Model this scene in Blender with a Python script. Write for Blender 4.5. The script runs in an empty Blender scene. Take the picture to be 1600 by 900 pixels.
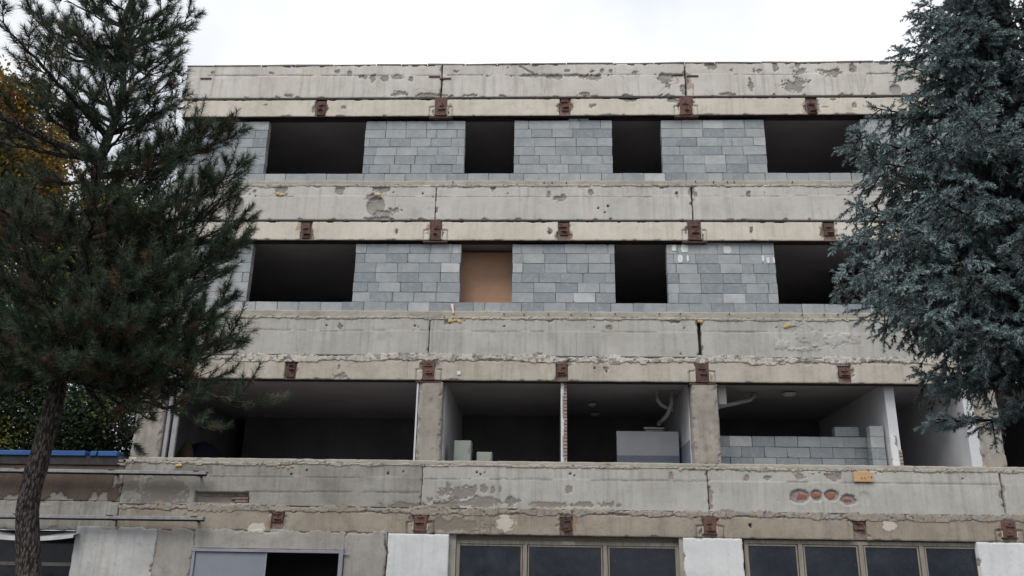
import bpy, bmesh, math, random
import numpy as np
from mathutils import Vector, Matrix

random.seed(7)
RNG = np.random.default_rng(11)
scene = bpy.context.scene
COL = scene.collection

# ------------------------------------------------------------------ camera
CAM = np.array([-0.40983, -18.47438, 1.65])
RIGHT = np.array([0.99922924, 0.03579973, 0.01610284])
UP = np.array([-0.0037349, -0.32164972, 0.94685137])
FWD = np.array([-0.03907649, 0.94618171, 0.3212681])
FPX = 1350.0
cd = bpy.data.cameras.new('camera')
cam = bpy.data.objects.new('camera', cd)
COL.objects.link(cam)
cd.sensor_width = 36.0
cd.lens = FPX / 1600.0 * 36.0
cd.clip_start = 0.1
cd.clip_end = 2000.0
m = Matrix.Identity(4)
for i in range(3):
    m[i][0] = RIGHT[i]; m[i][1] = UP[i]; m[i][2] = -FWD[i]; m[i][3] = CAM[i]
cam.matrix_world = m
scene.camera = cam

# ------------------------------------------------------------------ overcast sky, soft sun, exposure
SUN_EL, SUN_AZ = math.radians(52), math.radians(205)      # azimuth clockwise from +Y
world = bpy.data.worlds.new('World')
scene.world = world
world.use_nodes = True
nt = world.node_tree
nt.nodes.clear()
out = nt.nodes.new('ShaderNodeOutputWorld')
bg = nt.nodes.new('ShaderNodeBackground')
bg.inputs['Strength'].default_value = 0.12
sky = nt.nodes.new('ShaderNodeTexSky')
sky.sky_type = 'NISHITA'
sky.sun_disc = False
sky.sun_elevation = SUN_EL
sky.sun_rotation = SUN_AZ
sky.air_density = 1.0
sky.dust_density = 3.0
tc = nt.nodes.new('ShaderNodeTexCoord')
nz = nt.nodes.new('ShaderNodeTexNoise')
nz.inputs['Scale'].default_value = 1.9
nz.inputs['Detail'].default_value = 5
nz.inputs['Roughness'].default_value = 0.5
rp = nt.nodes.new('ShaderNodeValToRGB')
rp.color_ramp.elements[0].position = 0.43
rp.color_ramp.elements[0].color = (4.8, 5.05, 5.6, 1)
rp.color_ramp.elements[1].position = 0.66
rp.color_ramp.elements[1].color = (8.2, 8.28, 8.5, 1)
mx = nt.nodes.new('ShaderNodeMix')
mx.data_type = 'RGBA'
mx.inputs['Factor'].default_value = 0.93
nt.links.new(tc.outputs['Generated'], nz.inputs['Vector'])
nt.links.new(nz.outputs['Fac'], rp.inputs['Fac'])
nt.links.new(sky.outputs['Color'], mx.inputs['A'])
nt.links.new(rp.outputs['Color'], mx.inputs['B'])
nt.links.new(mx.outputs['Result'], bg.inputs['Color'])
nt.links.new(bg.outputs['Background'], out.inputs['Surface'])

sd = bpy.data.lights.new('sun', 'SUN')
sd.energy = 1.5
sd.angle = math.radians(28)
sd.color = (1.0, 0.97, 0.92)
sun = bpy.data.objects.new('sun', sd)
COL.objects.link(sun)
sdir = Vector((math.sin(SUN_AZ) * math.cos(SUN_EL), math.cos(SUN_AZ) * math.cos(SUN_EL), math.sin(SUN_EL)))
sun.rotation_euler = sdir.to_track_quat('Z', 'Y').to_euler()
sun.location = sdir * 60

scene.view_settings.view_transform = 'Standard'
scene.view_settings.look = 'None'
scene.view_settings.exposure = 0.3
scene.view_settings.gamma = 1.0
scene.render.engine = 'CYCLES'
scene.cycles.max_bounces = 6
scene.cycles.diffuse_bounces = 3
scene.cycles.transparent_max_bounces = 8

# ------------------------------------------------------------------ survey helpers
def at(px, py, Y=0.0):
    """world point where the sight line through photo pixel (px, py) meets the plane y = Y"""
    d = FWD * FPX + RIGHT * (px - 800.0) - UP * (py - 450.0)
    return CAM + d * ((Y - CAM[1]) / d[1])

def fx(px, py, Y=0.0):
    return float(at(px, py, Y)[0])

def fz(px, py, Y=0.0):
    return float(at(px, py, Y)[2])

# ------------------------------------------------------------------ noise
def _hash(ix, iy, s):
    h = (ix.astype(np.int64) * 374761393 + iy.astype(np.int64) * 668265263 + s * 974711) & 0xffffffff
    h = ((h ^ (h >> 13)) * 1274126177) & 0xffffffff
    h = h ^ (h >> 16)
    return (h & 0xffff) / 65535.0

def vnoise(x, y, s=0):
    ix = np.floor(x); iy = np.floor(y)
    fx_ = x - ix; fy_ = y - iy
    u = fx_ * fx_ * (3 - 2 * fx_); v = fy_ * fy_ * (3 - 2 * fy_)
    a = _hash(ix, iy, s); b = _hash(ix + 1, iy, s); c = _hash(ix, iy + 1, s); d = _hash(ix + 1, iy + 1, s)
    return (a * (1 - u) + b * u) * (1 - v) + (c * (1 - u) + d * u) * v

def fbm(x, y, s=0, o=4):
    t = 0.0; a = 0.5; n = 0.0
    for k in range(o):
        t = t + a * vnoise(x * 2 ** k, y * 2 ** k, s + k * 17); n += a; a *= 0.5
    return t / n

def sstep(a, b, x):
    t = np.clip((x - a) / (b - a), 0, 1)
    return t * t * (3 - 2 * t)

# ------------------------------------------------------------------ object helpers
def tag(o, label=None, cat=None, group=None, kind=None):
    if label: o['label'] = label
    if cat: o['category'] = cat
    if group: o['group'] = group
    if kind: o['kind'] = kind
    return o

def empty(name, loc=(0, 0, 0)):
    o = bpy.data.objects.new(name, None)
    o.location = loc
    o.empty_display_size = 0.3
    COL.objects.link(o)
    return o

def link(name, me, mat, parent=None):
    o = bpy.data.objects.new(name, me)
    if mat is not None and len(me.materials) == 0:
        me.materials.append(mat)
    COL.objects.link(o)
    if parent is not None:
        o.parent = parent
        pm = parent
        off = Vector((0, 0, 0))
        while pm is not None:
            off += pm.location
            pm = pm.parent
        o.location = -off       # meshes are written in world coordinates
    return o

def mesh_np(name, V, F, smooth=False, attrs=None):
    """V (n,3), F (m,k) with k = 3 or 4"""
    V = np.asarray(V, dtype=np.float32); F = np.asarray(F, dtype=np.int32)
    me = bpy.data.meshes.new(name)
    k = F.shape[1]
    me.vertices.add(len(V)); me.vertices.foreach_set('co', V.ravel())
    me.loops.add(F.size); me.loops.foreach_set('vertex_index', F.ravel())
    me.polygons.add(len(F))
    me.polygons.foreach_set('loop_start', np.arange(0, F.size, k, dtype=np.int32))
    me.polygons.foreach_set('loop_total', np.full(len(F), k, dtype=np.int32))
    if smooth:
        me.polygons.foreach_set('use_smooth', np.ones(len(F), dtype=bool))
    for an, av in (attrs or {}).items():
        a = me.attributes.new(an, 'FLOAT', 'POINT')
        a.data.foreach_set('value', np.asarray(av, dtype=np.float32).ravel())
    me.update(calc_edges=True)
    return me

class MB:
    """collects boxes, prisms and tubes into one mesh"""
    def __init__(self): self.v = []; self.f = []
    def add(self, vs, fs):
        n = len(self.v); self.v += [tuple(map(float, p)) for p in vs]; self.f += [tuple(n + i for i in q) for q in fs]; return self
    def box(self, x0, x1, y0, y1, z0, z1):
        return self.add([(x0, y0, z0), (x1, y0, z0), (x1, y1, z0), (x0, y1, z0), (x0, y0, z1), (x1, y0, z1), (x1, y1, z1), (x0, y1, z1)],
                        [(0, 3, 2, 1), (4, 5, 6, 7), (0, 1, 5, 4), (1, 2, 6, 5), (2, 3, 7, 6), (3, 0, 4, 7)])
    def tube(self, pts, r, n=8):
        V, F = tube_np([np.array(pts, float)], [np.array(r if hasattr(r, '__len__') else [r] * len(pts), float)], n)
        self.add(V, F.tolist())
        m_ = len(self.v) - len(V)
        self.f.append(tuple(m_ + i for i in range(n))[::-1]); self.f.append(tuple(m_ + len(V) - n + i for i in range(n)))
        return self
    def build(self, name, mat, parent=None, bevel=0.0, smooth=False):
        me = bpy.data.meshes.new(name)
        me.from_pydata(self.v, [], self.f)
        if bevel > 0:
            bm = bmesh.new(); bm.from_mesh(me)
            bmesh.ops.bevel(bm, geom=list(bm.edges), offset=bevel, segments=1, affect='EDGES')
            bm.to_mesh(me); bm.free()
        if smooth:
            for p in me.polygons: p.use_smooth = True
        me.update()
        return link(name, me, mat, parent)

def tube_np(lines, radii, n=5):
    Vs = []; Fs = []; base = 0
    ang = np.arange(n) * 2 * math.pi / n
    ca, sa = np.cos(ang), np.sin(ang)
    for P, R in zip(lines, radii):
        P = np.asarray(P, float)
        T = np.gradient(P, axis=0)
        T /= np.linalg.norm(T, axis=1)[:, None] + 1e-9
        ref = np.array([0.31, 0.17, 0.93]) if abs(T[0, 2]) < 0.8 else np.array([0.95, 0.2, 0.1])
        A = np.cross(T, ref); A /= np.linalg.norm(A, axis=1)[:, None] + 1e-9
        B = np.cross(T, A)
        ring = P[:, None, :] + np.asarray(R)[:, None, None] * (A[:, None, :] * ca[None, :, None] + B[:, None, :] * sa[None, :, None])
        k = len(P)
        Vs.append(ring.reshape(-1, 3))
        i = np.arange(k - 1)[:, None] * n + np.arange(n)[None, :]
        j = np.arange(k - 1)[:, None] * n + (np.arange(n)[None, :] + 1) % n
        Fs.append((np.stack([i, j, j + n, i + n], -1).reshape(-1, 4)) + base)
        base += k * n
    return np.concatenate(Vs), np.concatenate(Fs)

# ------------------------------------------------------------------ materials
class Mat:
    def __init__(self, name, rough=0.85, spec=0.3):
        self.m = bpy.data.materials.new(name); self.m.use_nodes = True
        self.t = self.m.node_tree; self.t.nodes.clear()
        self.o = self.n('OutputMaterial'); self.b = self.n('BsdfPrincipled')
        self.t.links.new(self.b.outputs[0], self.o.inputs[0])
        self.b.inputs['Roughness'].default_value = rough
        self.b.inputs['Specular IOR Level'].default_value = spec
        self._tc = None
    def n(self, kind): return self.t.nodes.new('ShaderNode' + kind)
    def l(self, a, b): self.t.links.new(a, b)
    def coord(self, scale=(1, 1, 1), which='Object'):
        if self._tc is None: self._tc = self.n('TexCoord')
        mp = self.n('Mapping'); mp.inputs['Scale'].default_value = scale
        self.l(self._tc.outputs[which], mp.inputs['Vector']); return mp.outputs[0]
    def noise(self, scale, detail=4, rough=0.55, vec=None, stretch=(1, 1, 1)):
        k = self.n('TexNoise'); k.inputs['Scale'].default_value = scale; k.inputs['Detail'].default_value = detail
        k.inputs['Roughness'].default_value = rough
        self.l(vec if vec is not None else self.coord(stretch), k.inputs['Vector']); return k.outputs['Fac']
    def voro(self, scale, stretch=(1, 1, 1)):
        k = self.n('TexVoronoi'); k.inputs['Scale'].default_value = scale
        self.l(self.coord(stretch), k.inputs['Vector']); return k.outputs['Distance'], k.outputs['Color']
    def ramp(self, fac, stops):
        r = self.n('ValToRGB'); e = r.color_ramp.elements
        e[0].position, e[0].color = stops[0][0], (*stops[0][1], 1)
        e[1].position, e[1].color = stops[-1][0], (*stops[-1][1], 1)
        for p, c in stops[1:-1]:
            x = e.new(p); x.color = (*c, 1)
        self.l(fac, r.inputs[0]); return r.outputs[0]
    def rng(self, fac, a, b, c=0.0, d=1.0):
        r = self.n('MapRange'); r.inputs[1].default_value = a; r.inputs[2].default_value = b
        r.inputs[3].default_value = c; r.inputs[4].default_value = d
        self.l(fac, r.inputs[0]); return r.outputs[0]
    def math(self, op, a, b):
        k = self.n('Math'); k.operation = op
        for s, v in ((0, a), (1, b)):
            if isinstance(v, (int, float)): k.inputs[s].default_value = v
            else: self.l(v, k.inputs[s])
        return k.outputs[0]
    def mix(self, fac, a, b, mode='MIX'):
        k = self.n('Mix'); k.data_type = 'RGBA'; k.blend_type = mode
        for s, v in (('Factor', fac), ('A', a), ('B', b)):
            if isinstance(v, (int, float)): k.inputs[s].default_value = v
            elif isinstance(v, tuple): k.inputs[s].default_value = (*v, 1)
            else: self.l(v, k.inputs[s])
        return k.outputs['Result']
    def attr(self, name):
        k = self.n('Attribute'); k.attribute_name = name; return k.outputs['Fac']
    def rand(self):
        return self.n('ObjectInfo').outputs['Random']
    def bump(self, h, strength=0.3, dist=0.01):
        k = self.n('Bump'); k.inputs['Strength'].default_value = strength; k.inputs['Distance'].default_value = dist
        self.l(h, k.inputs['Height']); self.l(k.outputs[0], self.b.inputs['Normal'])
    def color(self, c):
        if isinstance(c, tuple): self.b.inputs['Base Color'].default_value = (*c, 1)
        else: self.l(c, self.b.inputs['Base Color'])
        return self
    def done(self): return self.m

def concrete(name, c0, c1, warm=(0.42, 0.36, 0.27), streak=0.5, dirt=0.5, spallc=(0.25, 0.235, 0.22)):
    M = Mat(name, 0.92, 0.2)
    c0, c1, warm = [(c[0] * 1.01, c[1] * 0.993, c[2] * 0.99) for c in (c0, c1, warm)]
    base = M.ramp(M.noise(0.9, 6, 0.6), [(0.3, c0), (0.7, c1)])
    # rain streaks: narrow noise drawn out along the vertical
    st = M.noise(1.0, 5, 0.6, stretch=(9, 9, 0.55))
    st2 = M.noise(1.0, 4, 0.6, stretch=(30, 30, 1.6))
    g = M.noise(0.55, 3, 0.5)
    sf = M.math('MULTIPLY', M.rng(st, 0.47, 0.68), M.rng(g, 0.35, 0.6))
    base = M.mix(M.math('MULTIPLY', sf, streak), base, tuple(x * 0.58 for x in c0))
    base = M.mix(M.math('MULTIPLY', M.rng(st2, 0.52, 0.75), streak * 0.22), base, tuple(min(1, x * 1.22) for x in c1))
    wn = M.noise(1.3, 5, 0.65, stretch=(1, 1, 1.4))
    base = M.mix(M.rng(wn, 0.52, 0.72, 0, 0.45), base, warm)
    bl = M.noise(2.1, 9, 0.74)
    base = M.mix(M.rng(bl, 0.50, 0.66, 0, 0.25 + 0.5 * dirt), base, tuple(x * 0.72 for x in c0))
    base = M.mix(M.rng(bl, 0.44, 0.30, 0, 0.4), base, tuple(min(1, x * 1.1) for x in c1))
    dn = M.noise(5.0, 8, 0.72)
    base = M.mix(M.rng(dn, 0.56, 0.72, 0, dirt), base, tuple(x * 0.5 for x in c0))
    pit = M.noise(55, 3, 0.6)
    base = M.mix(M.rng(pit, 0.60, 0.72, 0, 0.45), base, tuple(x * 0.5 for x in c0))
    # worn places carried by the mesh
    d, vc = M.voro(38)
    agg = M.mix(M.rng(M.noise(14, 6, 0.7), 0.35, 0.65), spallc, tuple(x * 1.35 for x in spallc))
    agg = M.mix(M.rng(d, 0.1, 0.5, 0.35, 0), agg, (0.33, 0.31, 0.29))
    jitter = M.math('MULTIPLY', M.math('SUBTRACT', M.noise(30, 5, 0.75), 0.5), 0.95)
    sp = M.rng(M.math('ADD', M.attr('spall'), jitter), 0.38, 0.62)
    base = M.mix(sp, base, agg)
    base = M.mix(M.rng(M.math('ADD', M.attr('pale'), jitter), 0.4, 0.6, 0, 0.85), base, (0.58, 0.54, 0.47))
    base = M.mix(M.rng(M.math('ADD', M.attr('damp'), jitter), 0.3, 0.75, 0, 0.75), base, (0.20, 0.175, 0.15))
    base = M.mix(M.rng(M.math('ADD', M.attr('red'), jitter), 0.42, 0.58), base, (0.30, 0.115, 0.085))
    base = M.mix(M.rng(M.math('ADD', M.attr('rust'), jitter), 0.35, 1.0, 0, 0.6), base, (0.26, 0.15, 0.085))
    base = M.mix(M.rng(M.attr('crack'), 0.05, 0.95, 0, 0.93), base, (0.035, 0.03, 0.027))  # dirt and shade of cracks put into the colour; relief is too shallow
    M.color(base)
    M.bump(M.math('ADD', M.noise(70, 4, 0.7), M.math('MULTIPLY', M.noise(9, 5, 0.6), 1.2)), 0.35, 0.012)
    return M.done()

MT = {}  # row tones step darker downwards: weaker skylight put into the colour, besides grime
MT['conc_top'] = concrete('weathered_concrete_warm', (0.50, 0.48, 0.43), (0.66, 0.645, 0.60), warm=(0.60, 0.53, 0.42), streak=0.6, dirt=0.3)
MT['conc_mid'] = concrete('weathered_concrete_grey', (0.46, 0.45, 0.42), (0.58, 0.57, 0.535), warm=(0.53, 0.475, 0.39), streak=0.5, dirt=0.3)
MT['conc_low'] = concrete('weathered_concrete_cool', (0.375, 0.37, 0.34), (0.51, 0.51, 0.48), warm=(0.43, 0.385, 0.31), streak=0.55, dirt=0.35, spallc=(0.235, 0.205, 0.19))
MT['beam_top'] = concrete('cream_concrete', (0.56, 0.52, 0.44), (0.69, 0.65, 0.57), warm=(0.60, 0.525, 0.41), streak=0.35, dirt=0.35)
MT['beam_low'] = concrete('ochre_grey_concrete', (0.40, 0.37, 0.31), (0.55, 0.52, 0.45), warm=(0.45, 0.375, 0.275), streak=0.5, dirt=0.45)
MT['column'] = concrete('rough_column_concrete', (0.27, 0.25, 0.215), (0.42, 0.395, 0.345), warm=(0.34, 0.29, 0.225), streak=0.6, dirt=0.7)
MT['beam_dirty'] = concrete('dirty_ochre_concrete', (0.265, 0.23, 0.185), (0.40, 0.36, 0.30), warm=(0.30, 0.23, 0.155), streak=0.6, dirt=0.6)  # darkened for grime and for shade from trees, both put into the colour
MT['conc_dirty'] = concrete('sooty_grey_concrete', (0.245, 0.235, 0.21), (0.39, 0.385, 0.36), warm=(0.27, 0.23, 0.185), streak=0.6, dirt=0.55)  # left bay and wing: grime and tree shade both in the colour
MT['mortar'] = concrete('grey_mortar_bed', (0.33, 0.315, 0.265), (0.44, 0.42, 0.36), warm=(0.39, 0.345, 0.26), streak=0.25, dirt=0.45)
MT['ragged'] = concrete('ragged_plaster_edge', (0.46, 0.435, 0.38), (0.60, 0.575, 0.52), warm=(0.44, 0.38, 0.30), streak=0.2, dirt=0.7)
MT['plaster_white'] = concrete('white_rough_plaster', (0.62, 0.64, 0.64), (0.72, 0.74, 0.74), warm=(0.60, 0.60, 0.56), streak=0.3, dirt=0.3)
MT['plaster_old'] = concrete('old_grey_plaster', (0.41, 0.42, 0.41), (0.56, 0.57, 0.56), warm=(0.41, 0.385, 0.33), streak=0.45, dirt=0.6)
MT['plaster_beige'] = concrete('beige_plaster', (0.29, 0.28, 0.255), (0.42, 0.41, 0.375), warm=(0.32, 0.285, 0.23), streak=0.45, dirt=0.6)
MT['brown_plaster'] = concrete('brown_plaster', (0.10, 0.078, 0.062), (0.16, 0.125, 0.10), warm=(0.14, 0.10, 0.075), streak=0.35, dirt=0.4)

def m_block():
    M = Mat('grey_concrete_block', 0.93, 0.15)
    oi = M.n('ObjectInfo')
    off = M.n('VectorMath'); off.operation = 'ADD'
    tcn = M.n('TexCoord'); M.l(tcn.outputs['Object'], off.inputs[0])
    sc_ = M.n('VectorMath'); sc_.operation = 'SCALE'; sc_.inputs['Scale'].default_value = 37.0
    M.l(oi.outputs['Location'], sc_.inputs[0]); M.l(sc_.outputs[0], off.inputs[1])
    base = M.ramp(oi.outputs['Random'], [(0.0, (0.235, 0.258, 0.28)), (0.25, (0.295, 0.32, 0.337)), (0.55, (0.35, 0.369, 0.38)), (0.88, (0.405, 0.418, 0.42)), (0.96, (0.43, 0.441, 0.441)), (1.0, (0.56, 0.57, 0.57))])
    sm = M.noise(2.6, 5, 0.6, vec=off.outputs[0])
    base = M.mix(M.rng(sm, 0.38, 0.66, 0, 0.6), base, (0.24, 0.26, 0.27))
    sm2 = M.noise(9, 6, 0.7, vec=off.outputs[0])
    base = M.mix(M.rng(sm2, 0.48, 0.70, 0, 0.5), base, (0.45, 0.46, 0.455))
    pit = M.noise(85, 3, 0.7, vec=off.outputs[0])
    base = M.mix(M.rng(pit, 0.58, 0.7, 0, 0.4), base, (0.17, 0.175, 0.18))
    M.color(base)
    M.bump(M.math('ADD', pit, M.math('MULTIPLY', sm2, 1.5)), 0.4, 0.006)
    return M.done()
MT['block'] = m_block()

def m_simple(name, c0, c1, scale=3, rough=0.85, spec=0.3, bump=0.2, metal=0.0, stretch=(1, 1, 1), detail=6):
    M = Mat(name, rough, spec)
    f = M.noise(scale, detail, 0.62, stretch=stretch)
    M.color(M.ramp(f, [(0.32, c0), (0.68, c1)]))
    M.b.inputs['Metallic'].default_value = metal
    if bump: M.bump(M.noise(scale * 9, 4, 0.6, stretch=stretch), bump, 0.008)
    return M.done()
MT['joint'] = m_simple('joint_mortar', (0.07, 0.072, 0.074), (0.34, 0.345, 0.34), 3.5)
MT['rust'] = m_simple('rusty_steel', (0.06, 0.036, 0.031), (0.15, 0.085, 0.07), 9, 0.8, 0.3, 0.5)
MT['rust_dark'] = m_simple('dark_rusty_steel', (0.05, 0.030, 0.027), (0.12, 0.068, 0.055), 12, 0.8, 0.3, 0.6)
MT['rust_red'] = m_simple('red_rusty_steel', (0.085, 0.044, 0.036), (0.19, 0.108, 0.09), 11, 0.8, 0.3, 0.6)
MT['tar_rust'] = m_simple('blackened_rust', (0.022, 0.018, 0.018), (0.06, 0.042, 0.038), 5, 0.85, 0.2, 0.5)
MT['rust_pale'] = m_simple('rust_stained_cement', (0.17, 0.115, 0.095), (0.30, 0.245, 0.21), 7, 0.9, 0.2, 0.5)
MT['core'] = m_simple('dark_joint_concrete', (0.035, 0.030, 0.028), (0.07, 0.06, 0.055), 4)
MT['room'] = m_simple('grimy_room_plaster', (0.115, 0.11, 0.118), (0.165, 0.158, 0.168), 1.2)  # interior walls coloured dark to give the rooms their deep shade
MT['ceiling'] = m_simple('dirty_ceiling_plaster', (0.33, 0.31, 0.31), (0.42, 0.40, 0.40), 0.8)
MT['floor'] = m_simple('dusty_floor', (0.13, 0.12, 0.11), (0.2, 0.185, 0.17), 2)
MT['white_wall'] = m_simple('white_room_plaster', (0.55, 0.555, 0.57), (0.66, 0.665, 0.675), 1.6)
MT['blue_dado'] = m_simple('blue_grey_dado_paint', (0.22, 0.255, 0.315), (0.28, 0.315, 0.375), 2)
MT['board'] = m_simple('orange_brown_board', (0.40, 0.235, 0.15), (0.49, 0.30, 0.20), 1.3, 0.7, 0.3, 0.1)
MT['red_room'] = m_simple('dull_red_paint', (0.06, 0.028, 0.028), (0.09, 0.04, 0.038), 2)
MT['brick'] = m_simple('red_brick', (0.24, 0.155, 0.14), (0.40, 0.315, 0.29), 14)
MT['wood_pale'] = m_simple('raw_wood', (0.48, 0.29, 0.14), (0.62, 0.40, 0.21), 4, 0.75, 0.3, 0.2, stretch=(1, 1, 6))
MT['wood_stick'] = m_simple('pale_wood_stick', (0.55, 0.44, 0.34), (0.68, 0.56, 0.45), 4)
MT['foam'] = m_simple('yellow_foam', (0.50, 0.34, 0.11), (0.70, 0.53, 0.25), 14, 0.8, 0.3, 0.5)
MT['frame'] = m_simple('weathered_window_wood', (0.20, 0.18, 0.15), (0.34, 0.315, 0.27), 3, 0.85, 0.2, 0.4, stretch=(9, 9, 0.8))
MT['frame_pale'] = m_simple('dull_white_frame', (0.26, 0.255, 0.26), (0.36, 0.355, 0.36), 4)
MT['metal_door'] = m_simple('blue_grey_sheet_metal', (0.205, 0.225, 0.265), (0.25, 0.27, 0.31), 1.5, 0.5, 0.4, 0.03)
MT['metal_frame'] = m_simple('lavender_grey_frame_paint', (0.23, 0.235, 0.275), (0.30, 0.305, 0.345), 4, 0.55, 0.4, 0.1)
MT['steel'] = m_simple('galvanised_steel', (0.20, 0.20, 0.205), (0.34, 0.34, 0.345), 8, 0.5, 0.5, 0.1, metal=0.4)
MT['blue_metal'] = m_simple('blue_painted_sheet', (0.016, 0.07, 0.22), (0.028, 0.105, 0.29), 3, 0.5, 0.4, 0.05)
MT['tar'] = m_simple('dark_bitumen', (0.03, 0.027, 0.027), (0.055, 0.05, 0.05), 5)
MT['pale_sheet'] = m_simple('pale_awning_sheet', (0.40, 0.40, 0.40), (0.55, 0.55, 0.55), 3, 0.6, 0.3, 0.05)
MT['cabinet'] = m_simple('grey_green_enamel', (0.30, 0.33, 0.295), (0.36, 0.39, 0.35), 2, 0.5, 0.4, 0.03)
MT['pipe'] = m_simple('grey_plastic_pipe', (0.30, 0.29, 0.28), (0.40, 0.39, 0.38), 4, 0.5)
MT['lamp'] = m_simple('milky_lamp_glass', (0.52, 0.52, 0.50), (0.62, 0.62, 0.60), 4, 0.4, 0.4, 0)
MT['tarp'] = m_simple('navy_tarpaulin', (0.004, 0.006, 0.012), (0.010, 0.013, 0.022), 3, 0.7)
MT['sack'] = m_simple('brown_sack', (0.035, 0.025, 0.013), (0.06, 0.043, 0.023), 6)
MT['bag'] = m_simple('white_plastic_bag', (0.66, 0.67, 0.69), (0.78, 0.78, 0.80), 5, 0.6)
MT['ground'] = m_simple('yard_ground', (0.06, 0.06, 0.055), (0.12, 0.115, 0.105), 0.7)
MT['patch'] = m_simple('white_smear', (0.62, 0.635, 0.64), (0.76, 0.77, 0.77), 9)

def m_glass():
    M = Mat('dusty_window_glass', 0.12, 0.5)
    f = M.noise(3.5, 5, 0.65); d = M.noise(46, 2, 0.5)
    c = M.mix(M.rng(f, 0.35, 0.7), (0.008, 0.011, 0.018), (0.022, 0.028, 0.038))
    c = M.mix(M.rng(M.noise(0.9, 6, 0.7), 0.48, 0.75, 0, 0.5), c, (0.07, 0.08, 0.085))
    c = M.mix(M.rng(d, 0.70, 0.74, 0, 0.5), c, (0.3, 0.31, 0.31))
    M.bump(M.noise(1.6, 2, 0.5), 0.15, 0.05)
    M.color(c)
    M.b.inputs['Roughness'].default_value = 0.18; M.b.inputs['Specular IOR Level'].default_value = 0.3
    M.l(M.rng(f, 0.3, 0.7, 0.03, 0.2), M.b.inputs['Roughness'])
    return M.done()
MT['glass'] = m_glass()

def m_bark(name, c0, c1, sc=7):
    M = Mat(name, 0.95, 0.15)
    f = M.noise(sc, 6, 0.7, stretch=(1, 1, 0.28)); d, _ = M.voro(sc * 2.2, (1, 1, 0.35))
    c = M.ramp(f, [(0.3, c0), (0.7, c1)])
    c = M.mix(M.rng(d, 0.38, 0.62, 0, 0.85), c, tuple(x * 0.3 for x in c0))
    M.color(c); M.bump(M.math('SUBTRACT', f, d), 1.0, 0.04)
    return M.done()
MT['pine_bark'] = m_bark('pine_bark', (0.06, 0.052, 0.049), (0.16, 0.14, 0.13), 17)
MT['spruce_bark'] = m_bark('spruce_bark', (0.03, 0.025, 0.022), (0.07, 0.058, 0.05))

def m_leaf(name, stops, rough=0.6, spec=0.25, transl=0.0):
    """colour chosen by the per-shoot value stored in attribute 'tint'"""
    M = Mat(name, rough, spec)
    M.color(M.ramp(M.attr('tint'), stops))
    if transl:
        tr = M.n('BsdfTranslucent'); M.l(M.ramp(M.attr('tint'), stops), tr.inputs[0])
        ms = M.n('MixShader'); ms.inputs[0].default_value = transl
        M.l(M.b.outputs[0], ms.inputs[1]); M.l(tr.outputs[0], ms.inputs[2]); M.l(ms.outputs[0], M.o.inputs[0])
    return M.done()
MT['pine_needle'] = m_leaf('pine_needles', [(0.0, (0.16, 0.085, 0.05)), (0.16, (0.13, 0.09, 0.055)), (0.24, (0.028, 0.042, 0.027)), (0.6, (0.044, 0.067, 0.042)), (1.0, (0.10, 0.135, 0.085))])
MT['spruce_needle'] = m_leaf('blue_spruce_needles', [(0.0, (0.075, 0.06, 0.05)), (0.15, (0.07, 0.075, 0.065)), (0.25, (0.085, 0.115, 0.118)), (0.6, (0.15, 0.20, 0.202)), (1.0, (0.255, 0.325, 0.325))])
MT['autumn_leaf'] = m_leaf('autumn_leaves', [(0.0, (0.045, 0.06, 0.02)), (0.35, (0.12, 0.105, 0.025)), (0.7, (0.26, 0.15, 0.035)), (1.0, (0.36, 0.21, 0.045))], transl=0.3)
MT['yellow_leaf'] = m_leaf('yellowing_leaves', [(0.0, (0.02, 0.035, 0.014)), (0.45, (0.045, 0.065, 0.02)), (0.75, (0.17, 0.16, 0.025)), (1.0, (0.32, 0.26, 0.04))], transl=0.25)
MT['dark_leaf'] = m_leaf('dark_green_leaves', [(0.0, (0.012, 0.022, 0.012)), (0.7, (0.03, 0.052, 0.022)), (1.0, (0.075, 0.09, 0.03))], transl=0.15)

# ------------------------------------------------------------------ the ground
me = mesh_np('ground', [(-400, -400, 0), (400, -400, 0), (400, 400, 0), (-400, 400, 0)], [(0, 1, 2, 3)])
tag(link('ground', me, MT['ground']), kind='structure')

# ------------------------------------------------------------------ relief panels: real depth for chips, cracks, holes and spalls
DMG = []      # (kind, data...) in facade metres; every panel takes what falls inside it
def spall(px, py, rx, ry, depth=0.02, kind='spall', rough=0.85, Y=0.0, grow=0):
    c = at(px, py, Y); s = np.linalg.norm(at(px + 1, py, Y) - c)
    sz = abs(at(px, py + 1, Y)[2] - c[2])
    DMG.append(('blob', c[0], c[2], rx * s, ry * sz, depth, kind, rough))
def bowl(px, py, rx, ry, depth=0.05, kind='none'):
    c = at(px, py); s = np.linalg.norm(at(px + 1, py) - c); sz = abs(at(px, py + 1)[2] - c[2])
    DMG.append(('bowl', c[0], c[2], rx * s, ry * sz, depth, kind, 0.06))
def crack(pts, w=0.010, depth=0.015, wob=0.012, broken=0.0, kind='crack'):
    P = np.array([at(*p)[[0, 2]] for p in pts])
    DMG.append(('line', P, w, depth, wob, broken, kind))
def hole(px, py, r=1.6, depth=0.03, rust=False):
    spall(px, py, r, r, depth, 'crack', 0.6)
    if rust: spall(px, py + 2, r * 1.6, r * 2.5, 0.0, 'rust', 0.5)

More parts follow.
